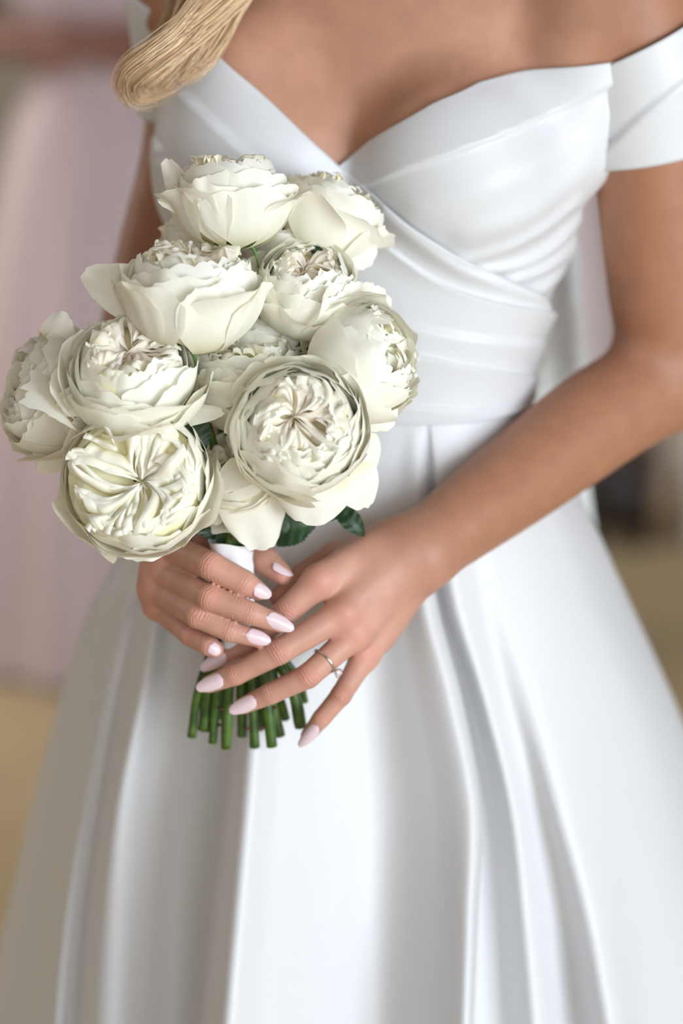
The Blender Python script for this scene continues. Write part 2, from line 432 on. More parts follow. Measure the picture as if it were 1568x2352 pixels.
palmL += [chain([(880, 1262, .040), (790, 1290, .030)], [.017, .012]), chain([(930, 1330, .040), (868, 1462, .026)], [.017, .013]), chain([(965, 1268, .036), (915, 1290, .033)], [.026, .022])]
fingL = [finger(LF[k], LR[k]) for k in LF]
fingL.append(finger([(850, 1275, .046), (770, 1283, .040), (700, 1322, .036), (640, 1372, .026)], [.016, .0125, .0100, .0075]))
bumpL = [Blob(P(x, y, Y), r) for x, y, Y, r in [(735, 1328, -.005, .0080), (790, 1404, -.016, .0080), (816, 1456, -.012, .0070), (838, 1504, .000, .0065),
         (640, 1496, -.0322, .0074), (707, 1552, -.0320, .0070), (783, 1596, -.0202, .0060)]]
RF = {  # her right hand, fingers wrapped over the front of the handle
 'index':  [(380, 1256, .030), (484, 1299, -.020), (560, 1338, -.024), (594, 1358, -.018)],
 'middle': [(362, 1309, .028), (480, 1373, -.026), (577, 1409, -.033), (646, 1433, -.031)],
 'ring':   [(352, 1350, .030), (452, 1414, -.022), (528, 1449, -.030), (592, 1467, -.028)],
 'pinky':  [(362, 1390, .034), (436, 1458, -.006), (480, 1483, -.020), (494, 1492, -.020)]}
RR = {'index': [.0110, .0104, .0092, .0070], 'middle': [.0110, .0096, .0085, .0067], 'ring': [.0104, .0091, .0081, .0065], 'pinky': [.0096, .0082, .0076, .0066]}
RM = {'index': (418, 1180, .062), 'middle': (408, 1195, .060), 'ring': (402, 1212, .062), 'pinky': (400, 1230, .070)}
palmR = [chain([RM[k], RF[k][0]], [.0165, {'index': .0125, 'middle': .0122, 'ring': .0115, 'pinky': .0108}[k]]) for k in RF]
palmR += [chain([(420, 1192, .070), (412, 1225, .064)], [.025, .022]), chain([(430, 1230, .062), (500, 1270, .050)], [.018, .014])]
fingR = [finger(RF[k], RR[k]) for k in RF]
fingR.append(finger([(480, 1240, .050), (560, 1262, .036), (612, 1290, .020), (648, 1320, .008)], [.015, .0120, .0105, .0078]))
bumpR = [Blob(P(x, y, Y), r) for x, y, Y, r in [(372, 1303, .020, .0085), (358, 1346, .022, .0080), (484, 1298, -.021, .0082), (480, 1372, -.0275, .0074), (452, 1414, -.0235, .0070)]]
handL = Hand(palmL, fingL, bumpL); handR = Hand(palmR, fingR, bumpR)
def head_sdf(p, c):                         # above the frame: skull, jaw, nose, brow, lips, ears
    d = ell(p, c, (.073, .092, .088)); c = np.asarray(c)
    d = smin(d, seg(p, c + (0, -.045, -.05), c + (0, -.060, -.088), .045, .026), .03)
    d = smin(d, seg(p, c + (0, -.090, .005), c + (0, -.108, -.030), .008, .012), .012)
    for sx in (-1, 1):
        d = smin(d, ell(p, c + (sx * .074, .010, -.015), (.008, .018, .030)), .006)
        d = smin(d, ell(p, c + (sx * .032, -.078, .012), (.020, .014, .007)), .012)
    d = smin(d, ell(p, c + (0, -.088, -.058), (.022, .010, .005)), .006)
    d = smin(d, ell(p, c + (0, -.086, -.068), (.019, .010, .006)), .006)
    return d
HEAD = to_world([[0, .010, 1.61]])[0]
def bride_body(p):
    aL = armL(p); aR = armR(p); d = np.full(len(p), BIG, np.float32); m = (p[:, 2] > .95) & (p[:, 1] > .02)
    if m.any(): d[m] = torso(p[m])
    kk = .008 + .022 * smooth01((p[:, 2] - 1.285) / .04)
    d = smin(d, aL, kk); d = smin(d, aR, kk)
    m = p[:, 2] > 1.45
    if m.any():
        d[m] = smin(d[m], head_sdf(p[m], HEAD).astype(np.float32), .02)
    fL = foreL(p); fR = foreR(p)
    l = smin(fL, handL(p), .014); r = smin(fR, handR(p), .014)
    d = smin(d, np.where(fL < 50, smin(aL, l, .02), l), .0008)
    d = smin(d, np.where(fR < 50, smin(aR, r, .02), r), .0008)
    return d
# ------------------------------------------------------------------ the bride
bride = empty('person', (TC[0], TC[1], 0.0))
tag(bride, 'bride in white satin off-the-shoulder wedding dress holding the rose bouquet with both hands', 'person')
VOX = 0.00175
Vb, Qb = polygonise(bride_body, (-.26, -.09, .78), (.36, .42, 1.74), VOX)
Vb = relax(Vb, Qb, 2, 0.5)
# skin colour: tanned, rosier on hands and knuckles
tan = np.array([0.375, 0.172, 0.096]); fair = np.array([0.51, 0.268, 0.172]); rosy = np.array([0.60, 0.325, 0.245]); red = np.array([0.60, 0.235, 0.175])
LW = P(965, 1268, .036); RW = P(420, 1192, .07)
handish = np.zeros(len(Vb))
for k in LF: handish = np.maximum(handish, np.exp(-(np.linalg.norm(Vb - P(*LF[k][0]), axis=1) / .075) ** 2))
for k in RF: handish = np.maximum(handish, np.exp(-(np.linalg.norm(Vb - P(*RF[k][0]), axis=1) / .075) ** 2))
for D in (LF, RF):
    for k in D:
        for q in D[k]: handish = np.maximum(handish, np.exp(-(np.linalg.norm(Vb - P(*q), axis=1) / .035) ** 2))
kn = np.zeros(len(Vb))
for D in (LF, RF):
    for k in D:
        for i, q in enumerate(D[k]):
            kn = np.maximum(kn, (0.75, 0.8, 0.45, 0.7)[i] * np.exp(-(np.linalg.norm(Vb - (P(*q) + (0, -.008, .003)), axis=1) / (.011, .0075, .006, .008)[i]) ** 2))
for q in [(648, 1320, .008), (640, 1372, .026)]: kn = np.maximum(kn, .7 * np.exp(-(np.linalg.norm(Vb - P(*q), axis=1) / .010) ** 2))
lq = to_local(Vb); chest = smooth01((.20 - np.abs(lq[:, 0] - .01)) / .05) * smooth01((Vb[:, 2] - 1.1) / .06)
c = tan + (fair - tan) * chest[:, None]; c = c + (rosy - c) * np.clip(handish, 0, 1)[:, None]; c = c + (red - c) * (kn * .75)[:, None]
body = mesh('body', Vb, Qb, MT['skin'], bride, tint=c)
cm = np.zeros(len(Vb)); ct = np.zeros(len(Vb))
for D, nm in ((LF, LR), (RF, RR)):
    for k in D:
        for i, wd, am in ((1, .0062, 1.0), (2, .0040, .7)):
            j = P(*D[k][i]); ax = P(*D[k][i + 1]) - P(*D[k][i - 1]); ax /= np.linalg.norm(ax); q = Vb - j
            t = q @ ax; m = am * np.exp(-(t / wd) ** 2) * smooth01((-q[:, 1] + .002) / .006) * (np.linalg.norm(q, axis=1) < .018)
            s_ = m > cm; cm[s_] = m[s_]; ct[s_] = t[s_]
ca = body.data.color_attributes.new('crease', 'FLOAT_COLOR', 'POINT')
cb = np.zeros((len(Vb), 4), np.float32); cb[:, 0] = cm; cb[:, 1] = ct * 2 * math.pi / .0023; ca.data.foreach_set('color', cb.ravel())

# finger nails: almond plates with their own thickness
def nail(b, t, hint, w):
    b = np.array(b); t = np.array(t); L = np.linalg.norm(t - b); d = (t - b) / L
    n = np.array(hint, float); n -= d * n.dot(d); n /= np.linalg.norm(n); s = np.cross(d, n)
    nu, nv = 13, 30; V = []
    for lay in (0, 1):
        for j in range(nv):
            v = j / (nv - 1)
            ww = w / 2 * (math.sqrt(max(0, 1 - (1 - v / .24) ** 2)) if v < .24 else 1) * (1 - .62 * max(0, (v - .42) / .58) ** 2.0) * (math.sqrt(max(0, 1 - ((v - .9) / .1) ** 2)) if v > .9 else 1) + .00004
            for i in range(nu):
                u = -1 + 2 * i / (nu - 1)
                x = u * ww; h = -(x * x) / (2 * .0052) + .0007 * math.sin(math.pi * v) - .0006 * max(0, .15 - v) / .15
                V.append(b + d * (v * L - (.0008 * (1 - u * u) * (1 - v) if v < .2 else 0)) + s * x + n * (h - lay * .0006))
    Fc = [tuple(f) for f in gridfaces(nu, nv)] + [tuple(f[::-1]) for f in gridfaces(nu, nv, base=nu * nv)]
    rim = [i for i in range(nu)] + [j * nu + nu - 1 for j in range(1, nv)] + [(nv - 1) * nu + i for i in range(nu - 2, -1, -1)] + [j * nu for j in range(nv - 2, 0, -1)]
    m = nu * nv
    for k in range(len(rim)):
        a, e = rim[k], rim[(k + 1) % len(rim)]; Fc.append((e, a, a + m, e + m))
    return V, Fc
NAILS = [ # base px,py,Y  tip px,py,Y  hint  width
 ((586, 1350, -.0252), (623, 1369, -.020), (.25, -1, .45), .0105),
 ((613, 1418, -.0378), (675, 1446, -.0335), (.05, -1, .30), .0112),
 ((567, 1457, -.0352), (622, 1475, -.031), (.05, -1, .30), .0108),
 ((482, 1484, -.0265), (505, 1501, -.0250), (.1, -1, .30), .0092),
 ((630, 1292, .007), (673, 1322, .000), (.55, -.25, .8), .0110),
 ((516, 1503, -.0052), (460, 1539, .000), (-.1, -1, .40), .0105),
 ((510, 1560, -.0265), (450, 1583, -.019), (-.1, -1, .25), .0112),
 ((586, 1608, -.0275), (526, 1636, -.021), (-.1, -1, .25), .0110),
 ((727, 1668, -.0195), (686, 1715, -.013), (-.35, -1, .20), .0090)]
def on_skin(px, py, Y):
    d = _f + (px - W / 2) / F * _r + (H / 2 - py) / F * _u; d = d / np.linalg.norm(d); t = np.linalg.norm(P(px, py, Y) - CAM) - .02
    for _ in range(60):
        s_ = float(bride_body((CAM + d * t)[None].astype(np.float32))[0]); t += s_ * .8
        if abs(s_) < 5e-5: break
    return CAM + d * t
for b_, t_, h_, w_ in NAILS:
    hb = on_skin(*b_); hn = np.array(h_, float); hn /= np.linalg.norm(hn)
    tp = P(t_[0], t_[1], hb[1] + (t_[2] - b_[2]) * .75)
    V, Fc = nail(hb + hn * .0005, tp + hn * .0003, h_, w_); mesh('fingernail', V, Fc, MT['nail'], body)

# ---------------- wedding dress
def hit(px, py, off):
    d = _f + (px - W / 2) / F * _r + (H / 2 - py) / F * _u; d = d / np.linalg.norm(d)
    t = 1.5
    for _ in range(120):
        s = float(torso((CAM + d * t)[None].astype(np.float32), False)[0]) - off
        t += s * .7
        if abs(s) < 1e-4 or t > 2.5: break
    return CAM + d * t
def cyl(pt):
    q = to_local(np.atleast_2d(pt))[0]; return math.atan2(q[0], -q[1]), q[2]
def radial(th, z, off):
    """points on the torso offset surface for arrays th, z"""
    r = np.full(th.shape, .26); s, c = np.sin(th), -np.cos(th)
    for _ in range(38):
        q = np.stack([r * s, r * c, z], 1); d = torso(to_world(q).astype(np.float32), False) - off
        r = r - d * .65
    return np.stack([r * s, r * c, z], 1)
def proj(Pw):
    d = Pw - CAM; zf = d @ _f
    return np.stack([W / 2 + F * (d @ _r) / zf, H / 2 - F * (d @ _u) / zf], 1)
def sdist(pp, line):
    """signed distance in px to a polyline running left to right (positive below) and the parameter along it"""
    best = np.full(len(pp), 1e9); sg = np.zeros(len(pp)); tt = np.zeros(len(pp))
    L = np.array(line, float); n = len(L) - 1
    for i in range(n):
        a = L[i]; e = L[i + 1] - a; q = pp - a; t = np.clip((q @ e) / (e @ e), 0, 1)
        dv = q - t[:, None] * e; d = np.hypot(dv[:, 0], dv[:, 1]); m = d < best
        best[m] = d[m]; cr = e[0] * q[:, 1] - e[1] * q[:, 0]; sg[m] = np.sign(cr[m]); tt[m] = (i + t[m]) / n
    return best * np.where(sg == 0, 1, sg), tt
ZW = 1.030
lineA = [(300, 150), (415, 60), (480, 115), (600, 222), (700, 316), (775, 385), (860, 452), (950, 530), (1050, 593), (1180, 650), (1300, 692)]
lineB = [(640, 500), (775, 385), (850, 325), (1000, 237), (1100, 192), (1200, 168), (1330, 156), (1390, 147), (1418, 141)]
def edge(line, off, ends):
    pts = sorted([cyl(hit(x, y, off)) for x, y in line])
    th = [-math.pi, ends[0][0]] + [q[0] for q in pts] + [ends[1][0], math.pi]
    z = [ends[0][2], ends[0][1]] + [q[1] for q in pts] + [ends[1][1], ends[1][2]]
    return np.array(th), np.array(z)
def step(pp, line, A, w, edgepx=7, fade=(0, 1), up=False):
    s, t = sdist(pp, cat_rom(line, 40))
    if up: s = -s
    env = smooth01((t - fade[0]) / .18 + (fade[0] <= 0)) * smooth01((fade[1] - t) / .18 + (fade[1] >= 1))
    return A * smooth01(s / edgepx) * np.exp(-np.maximum(s, 0) / w) * env
def ridge(pp, line, A, w, fade=(.1, .9)):
    s, t = sdist(pp, cat_rom(line, 40)); env = smooth01(t / max(fade[0], 1e-3)) * smooth01((1 - t) / max(1 - fade[1], 1e-3))
    return A * np.exp(-(s / w) ** 2) * env
def sheet(name, line, ends, off, folds, zbot, th0=-math.pi, th1=math.pi, nu=300, nv=104):
    TH, Z = edge(line, off, ends)
    th = np.linspace(th0, th1, nu)
    # denser in front
    th = np.sign(th) * (np.abs(th) / math.pi) ** 1.35 * math.pi if th0 == -math.pi else th
    zt = np.interp(th, TH, Z); k = np.array([1, 3, 4, 3, 1.]) / 12
    for _ in range(2): zt = np.concatenate([zt[:2], np.convolve(zt, k, 'valid'), zt[-2:]])
    v = np.linspace(0, 1, nv)
    z = zbot + (zt[None] - zbot) * v[:, None]; t2 = np.broadcast_to(th, z.shape)
    q = radial(t2.ravel().copy(), z.ravel().copy(), off)
    pp = proj(to_world(q)); front = np.cos(t2.ravel()) > -.15
    h = folds(pp) * front
    nrm = np.stack([np.sin(t2.ravel()), -np.cos(t2.ravel()), np.zeros(h.shape)], 1)
    q = q + nrm * h[:, None]
    q = q.reshape(nv, nu, 3)
    # rolled top edge
    top = q[-1]; n2 = nrm.reshape(nv, nu, 3)[-1]
    roll = [top - n2 * .0012 + [0, 0, .0012], top - n2 * .0030 + [0, 0, .0008], top - n2 * .0042 + [0, 0, -.004]]
    q = np.concatenate([q, np.array(roll)])
    return mesh(name, to_world(q.reshape(-1, 3)), gridfaces(nu, nv + 3), MT['satin'], bride)
def foldsB(pp):
    h = step(pp, [(790, 455), (950, 388), (1100, 335), (1250, 272), (1415, 195)], .0042, 55, 9, up=True)
    h += ridge(pp, [(985, 610), (1120, 585), (1230, 535), (1345, 445)], .0030, 13)
    h += ridge(pp, [(1060, 625), (1180, 612), (1270, 565), (1345, 475)], .0034, 11)
    h += ridge(pp, [(1150, 650), (1240, 622), (1300, 575), (1345, 505)], .0034, 11)
    h += ridge(pp, [(1230, 675), (1280, 630), (1330, 540)], .003, 10)
    h += ridge(pp, [(900, 500), (1100, 440), (1300, 330), (1400, 230)], .0022, 40)
    h += ridge(pp, [(1020, 560), (1200, 500), (1320, 400), (1385, 300)], .0026, 30)
    return h * 1.35
def foldsA(pp):
    h = step(pp, [(380, 160), (415, 195), (600, 370), (720, 465), (870, 548), (1000, 640), (1130, 688), (1285, 716)], .0040, 60, 8)
    h += step(pp, [(385, 360), (500, 520), (650, 620), (800, 690), (950, 735), (1100, 765), (1262, 775)], .0030, 70, 26)
    h += step(pp, [(400, 480), (520, 660), (700, 740), (850, 785), (985, 818), (1100, 842), (1225, 862)], .0034, 60, 8, fade=(.35, 1))
    h += step(pp, [(430, 700), (600, 820), (850, 905), (1000, 930), (1210, 930)], .0026, 40, 16)
    h += ridge(pp, [(860, 470), (950, 550), (1060, 625), (1200, 672), (1295, 700)], .0024, 16, (.05, .95))
    return h * 1.4
sheet('bodice', lineB, [(-1.2, 1.20, 1.20), (1.9, 1.275, 1.26)], .0045, foldsB, ZW)
sheet('bodice_wrap', lineA, [(-1.75, 1.265, 1.25), (1.75, 1.085, 1.085)], .0095, foldsA, ZW)
# waist seam
th = np.linspace(-math.pi, math.pi, 160, endpoint=False)
wq = radial(th, np.full(160, ZW + .0005), .011); V, Fc = tube(np.concatenate([to_world(wq), to_world(wq[:1])]), .0022, 6, False)
mesh('waist_seam', V, Fc, MT['satin'], bride)

# sleeves: satin bands round the upper arms
def sleeve(name, armc, axis, top, bot, crease, flip):
    n, m = 72, 34; A = np.array(axis[0]); B = np.array(axis[1]); ax = (B - A) / np.linalg.norm(B - A)
    e1 = np.array([1.0, 0, 0]); e1 -= ax * e1.dot(ax); e1 /= np.linalg.norm(e1); e2 = np.cross(ax, e1)
    ph = np.linspace(0, 2 * math.pi, n, endpoint=False); V = []
    dirs = np.cos(ph)[:, None] * e1 + np.sin(ph)[:, None] * e2
    w = (np.cos(ph) + 1) / 2
    for j in range(m):
        v = j / (m - 1)
        s = (top[0] + (top[1] - top[0]) * w) * (1 - v) + (bot[0] + (bot[1] - bot[0]) * w) * v
        C = A + ax * s[:, None]; r = np.full(n, .075)
        for _ in range(40):
            d = armc((C + dirs * r[:, None]).astype(np.float32)); r = r - np.where(d > 10, .01, (d - .0075)) * .8
        pw = C + dirs * r[:, None]; pp = proj(pw)
        h = crease(pp)
        V.append(pw + dirs * h[:, None])
    # hem returns
    V = [V[0] - dirs * .004 + ax * .002] + V + [V[-1] - dirs * .004 - ax * .002]
    return mesh(name, np.concatenate(V), gridfaces(n, m + 2, close_u=True), MT['satin'], bride)
sleeve('sleeve', armL, (P(1440, 0, .18), P(1493, 320, .185)), (.047, .012), (.118, .120), lambda pp: step(pp, [(1385, 345), (1450, 280), (1568, 178), (1640, 120)], .0045, 60, 8), 1)
sleeve('sleeve', armR, (P(452, 0, .285), P(470, 200, .305)), (-.020, .030), (.086, .084), lambda pp: np.zeros(len(pp)), -1)

# skirt: a closed sheet from the waist to the floor with its pleats as depth
rows = [985, 1150, 1370, 1600, 1850, 2100, 2352, 2700, 3150, 3650, 4150]
Yf = [.118, .100, .078, .058, .036, .012, -.014, -.045, -.075, -.10, -.12]
Yc = [.222, .235, .245, .255, .265, .275, .285, .30, .31, .32, .32]
ext = lambda a: list(a[:7]) + [a[6] + (a[6] - a[5]) * k for k in (1.2, 2.2, 3.0, 3.6)]
Lx = ext([527, 385, 232, 160, 95, 38, -20]); Rx = ext([1216, 1335, 1440, 1545, 1645, 1735, 1815])
cols_ = [
 ([530, 400, 262, 200, 145, 100, 60, -60], [0, 0, .01, .01, .012, .014, .016, .02]),
 ([538, 425, 300, 240, 190, 150, 125, 20], [0, 0, .0, -.003, -.005, -.006, -.007, -.01]),
 ([548, 440, 335, 272, 225, 185, 160, 60], [0, 0, .004, .006, .008, .010, .012, .01]),
 ([565, 465, 368, 322, 272, 245, 230, 140], [0, 0, -.016, -.018, -.012, -.006, -.004, -.004]),
 ([590, 500, 415, 380, 350, 335, 325, 250], [0, 0, .008, .014, .018, .022, .024, .024]),
 ([640, 575, 510, 490, 470, 450, 430, 370], [0, .002, .014, .026, .034, .040, .044, .046]),
 ([675, 640, 590, 572, 552, 528, 505, 450], [0, -.003, -.012, -.020, -.026, -.030, -.034, -.040]),
 ([720, 695, 665, 650, 635, 618, 600, 560], [0, 0, -.004, -.008, -.010, -.012, -.014, -.018]),
 ([800, 785, 775, 768, 768, 765, 762, 750], [0, .002, .006, .010, .013, .016, .019, .026]),
 ([880, 868, 862, 862, 880, 885, 885, 890], [0, .004, .012, .018, .024, .029, .034, .044]),
 ([925, 915, 918, 945, 985, 992, 990, 990], [0, .003, .006, .006, .006, .006, .005, .0]),
 ([950, 960, 972, 1030, 1080, 1075, 1066, 1050], [-.001, -.002, -.006, -.010, -.014, -.017, -.019, -.026]),
 ([967, 984, 1001, 1061, 1105, 1098, 1087, 1068], [.002, .003, .004, .004, .004, .002, .000, .0]),
 ([964, 978, 994, 1050, 1088, 1080, 1068, 1050], [.009, .012, .022, .030, .034, .036, .038, .04]),
 ([974, 992, 1012, 1080, 1132, 1148, 1158, 1200], [.007, .010, .022, .034, .042, .046, .050, .06]),
 ([986, 1012, 1040, 1108, 1172, 1205, 1230, 1300], [0, .001, .002, .010, .016, .018, .020, .02]),
 ([1030, 1070, 1105, 1165, 1235, 1290, 1325, 1430], [0, .001, .006, .014, .024, .032, .040, .05]),
 ([1062, 1110, 1165, 1225, 1285, 1350, 1395, 1520], [0, .0, .004, .006, .004, .002, .000, -.004]),
 ([1120, 1195, 1270, 1345, 1405, 1455, 1490, 1620], [0, 0, 0, .002, .004, .006, .008, .008]),
 ([1170, 1275, 1365, 1465, 1545, 1610, 1670, 1830], [0, 0, 0, 0, .004, .006, .008, .01])]
NR = len(rows)
allc = [(Lx, [0] * NR)] + [(ext(a), list(b[:7]) + [b[6]] * 4) for a, b in cols_] + [(Rx, [0] * NR)]
net = np.zeros((NR, len(allc) + 14, 3))
for r in range(NR):
    half = (Rx[r] - Lx[r]) / 2; mid = (Rx[r] + Lx[r]) / 2
    for j, (xs, dy) in enumerate(allc):
        s = min(1, abs(xs[r] - mid) / half)
        Y = Yc[r] - (Yc[r] - Yf[r]) * (1 - s ** 2.4) ** .6 + dy[r] * 1.35
        net[r, j] = P(xs[r], rows[r], Y)
        if r == NR - 1: net[r, j, 2] = .012
    a, b = net[r, len(allc) - 1], net[r, 0]
    depth = .112 + .045 * r
    zb = net[r, 0, 2]
    for k in range(14):
        t = (k + 1) / 15 * math.pi; rip = 1 + (.0 if r == 0 else .05 * (1 if k % 2 else -1) * min(1, r / 3))
        ctr = (a + b) / 2; hx = (a[0] - b[0]) / 2
        net[r, len(allc) + k] = [ctr[0] + hx * math.cos(t) * rip, ctr[1] + depth * math.sin(t) * rip, a[2] + (b[2] - a[2]) * t / math.pi]
nc = net.shape[1]
dense = np.stack([cat_rom(net[r], nc * 8, closed=True) for r in range(NR)])
dense = cat_rom(dense, 112)
ncol = dense.shape[1]
# top ring tucked under the bodice hem
th = None
top = dense[0].copy()
ql = to_local(top); ang = np.arctan2(ql[:, 0], -ql[:, 1]); ring = to_world(radial(ang, np.full(len(ang), ZW + .006), .006))
w0 = np.linspace(1, 0, 14) ** 1.5
zt = dense[:14]
ring0 = to_world(radial(ang, np.full(len(ang), ZW), .0075))
delta = ring0 - dense[0]
for i in range(14): dense[i] += delta * w0[i]
dense = np.concatenate([ring[None], dense])
mesh('skirt', dense.reshape(-1, 3), gridfaces(ncol, dense.shape[0], close_u=True), MT['satin'], bride)

# veil hanging behind her
MT['veil'] = simple('off_white_lace_veil', (0.76, 0.77, 0.77), 0.8, spec=0.2, var=(0.86, 0.87, 0.87), scale=70, bump=(160, 0.6, 0.002))
zs_ = [1.50, 1.36, 1.22, 1.08, 1.0, .9, .7, .4, .03]; ys_ = [.30, .335, .345, .350, .37, .45, .58, .76, .95]; hw = [.05, .10, .125, .14, .15, .16, .20, .26, .34]
V = []
yy = cat_rom(np.array([zs_, ys_, hw]).T, 60)
nx = 60
for z_, y_, w_ in yy:
    for i in range(nx):
        u = -1 + 2 * i / (nx - 1)
        V.append((.055 + u * w_ + .012, y_ + .010 * math.sin(u * 17 + 1) + .02 * u * u, z_))
mesh('veil', V, gridfaces(nx, 60), MT['veil'], bride)

# hair: locks of fine strands falling over her right shoulder
rng = np.random.default_rng(5)
def lock(guide, R, n, c0, c1, tw=.7, rad=.00032):
    n = int(n * 2.2)
    guide = [(640 - .2 * (600 - guide[0][0]), -860, .235), (612 - .3 * (600 - guide[0][0]), -640, .235), (605 - .6 * (600 - guide[0][0]), -400, .200)] + [(q[0] + 22 * min(1, max(0, (480 - q[0]) / 100)), q[1] - 4, q[2]) for q in guide]
    g = cat_rom([P(*q) for q in guide], 46); m = len(g)
    T = np.gradient(g, axis=0); T /= np.linalg.norm(T, axis=1)[:, None]
    N = np.cross(T, [0, 1, 0.01]); N /= np.linalg.norm(N, axis=1)[:, None]; B = np.cross(T, N)
    Vs = []; Fs = []; Ts = []; base = 0
    s = np.linspace(0, 1, m)
    prof = (.75 + .45 * np.sin(np.pi * np.clip(s * 1.05, 0, 1))) * (1 - .75 * np.clip((s - .75) / .25, 0, 1) ** 1.5)
    for _ in range(n):
        a = rng.uniform(0, 2 * math.pi); rr = R * math.sqrt(rng.uniform(0, 1)); tws = tw * rng.uniform(.7, 1.3); ph = rng.uniform(0, 6)
        ang = a + tws * s * 2; rad_ = rr * prof + .0016 * np.sin(s * rng.uniform(5, 11) + ph) + .004 * s * s * rng.normal()
        path = g + N * (rad_ * np.cos(ang))[:, None] + B * (rad_ * np.sin(ang) * .6)[:, None]
        end = rng.uniform(.82, 1.0); path = path[:max(8, int(m * end))]
        k = len(path); th_ = rad * rng.uniform(.7, 1.5) * np.clip(1.2 - np.linspace(0, 1, k) ** 3, .25, 1)
        v, f = tube(path, th_, 4, False)
        cc = np.array(c0) + (np.array(c1) - np.array(c0)) * rng.uniform(0, 1) ** .75
        Vs.append(v); Fs.append(np.array(f) + base); base += len(v); Ts.append(np.tile(cc * rng.uniform(.85, 1.1), (len(v), 1)))
    return np.concatenate(Vs), np.concatenate(Fs), np.concatenate(Ts)
blond0, blond1 = (.46, .25, .105), (.99, .77, .50)
for gd, R_, n_ in [
    ([(600, -190, .16), (575, -60, .140), (505, 15, .112), (425, 75, .095), (350, 125, .086), (292, 165, .088), (272, 200, .098), (300, 222, .106), (365, 208, .104), (425, 182, .100)], .010, 120),
    ([(560, -200, .16), (530, -60, .135), (465, 20, .108), (395, 90, .090), (330, 145, .084), (284, 190, .092), (296, 232, .104), (350, 228, .108)], .010, 120),
    ([(590, -190, .165), (565, -50, .145), (528, 20, .125), (502, 75, .112), (470, 128, .100), (428, 168, .096), (380, 195, .096)], .0085, 100),
    ([(560, -190, .165), (525, -50, .145), (490, 20, .125), (470, 80, .110), (445, 130, .100), (415, 172, .098), (398, 205, .104)], .009, 100),
    ([(540, -200, .17), (505, -70, .15), (455, 0, .13), (420, 60, .115), (385, 120, .102), (352, 168, .098), (330, 200, .102), (345, 222, .108)], .010, 110),
    ([(480, -200, .21), (440, -70, .20), (410, 0, .18), (388, 60, .15), (355, 115, .125), (312, 155, .112), (283, 185, .110)], .012, 110)]:
    V, Fc, tn = lock(gd, R_, n_, blond0, blond1)
    o = mesh('hair_lock', V, Fc, MT['hair'], bride, tint=tn); o['kind'] = 'stuff'
MT['eye'] = simple('eye_white', (.85, .83, .80), .2); MT['iris'] = simple('blue_grey_iris', (.06, .10, .14), .1)
def face(root, body, c):
    for sx in (-1, 1):
        for nm, rr, off, mt in (('eye', .0115, 0, 'eye'), ('iris', .0062, -.0072, 'iris')):
            q = np.array(c) + (sx * .031, -.0765 + off, -.002); V = []
            for j in range(9):
                for i in range(12): a_, b_ = i * math.pi / 6, -math.pi / 2 + j * math.pi / 8; V.append(q + rr * np.array([math.cos(a_) * math.cos(b_), math.sin(a_) * math.cos(b_), math.sin(b_)]))
            mesh(nm, V, gridfaces(12, 9, close_u=True), MT[mt], body)
# hair on the head, above the frame
hv = lambda p: np.maximum(ell(p, HEAD + (0, .012, .014), (.086, .102, .096)), -ell(p, HEAD + (0, -.09, -.035), (.075, .085, .09))).astype(np.float32)
V, Q = polygonise(hv, HEAD - .16, HEAD + .16, .006)
mesh('hair', V, Q, MT['hair'], bride, tint=np.tile((.62, .42, .22), (len(V), 1)))
face(bride, body, HEAD)

# engagement ring on her left hand
def build_ring():
    a = P(*LF['ring'][0]); b = P(*LF['ring'][1]); ax = (b - a) / np.linalg.norm(b - a)
    c = a + (b - a) * .64
    up = np.array([.62, -.62, -.48]); up -= ax * up.dot(ax); up /= np.linalg.norm(up); sd = np.cross(ax, up)
    root = empty('diamond_ring', c); tag(root, 'white gold solitaire diamond ring on the ring finger of her left hand', 'ring')
    R = .0103
    th = np.linspace(0, 2 * math.pi, 49)
    path = c + R * (np.cos(th)[:, None] * up + np.sin(th)[:, None] * sd)
    V, Fc = tube(path, .00085, 10, False); mesh('band', V, Fc, MT['gold'], root)
    g0 = c + up * (R + .0008)
    # brilliant cut stone
    prof = [(.0001, .0), (.0034, .0030), (.0034, .0036), (.0020, .0050), (.0001, .0050)]
    n = 10; V = []
    for r_, h_ in prof:
        for k in range(n):
            t = k * 2 * math.pi / n + (math.pi / n if h_ > .004 else 0); V.append(g0 + up * h_ + r_ * (math.cos(t) * ax + math.sin(t) * sd))
    mesh('diamond', V, gridfaces(n, 5, close_u=True), MT['gem'], root, smooth=False)
    for k in range(4):
        t = math.pi / 4 + k * math.pi / 2; d = math.cos(t) * ax + math.sin(t) * sd
        V, Fc = tube([g0 - up * .0004, g0 + up * .0022 + d * .0031, g0 + up * .0043 + d * .0035, g0 + up * .0046 + d * .0030], [.0005, .0005, .0005, .0003], 6)
        mesh('prong', V, Fc, MT['gold'], root)
build_ring()
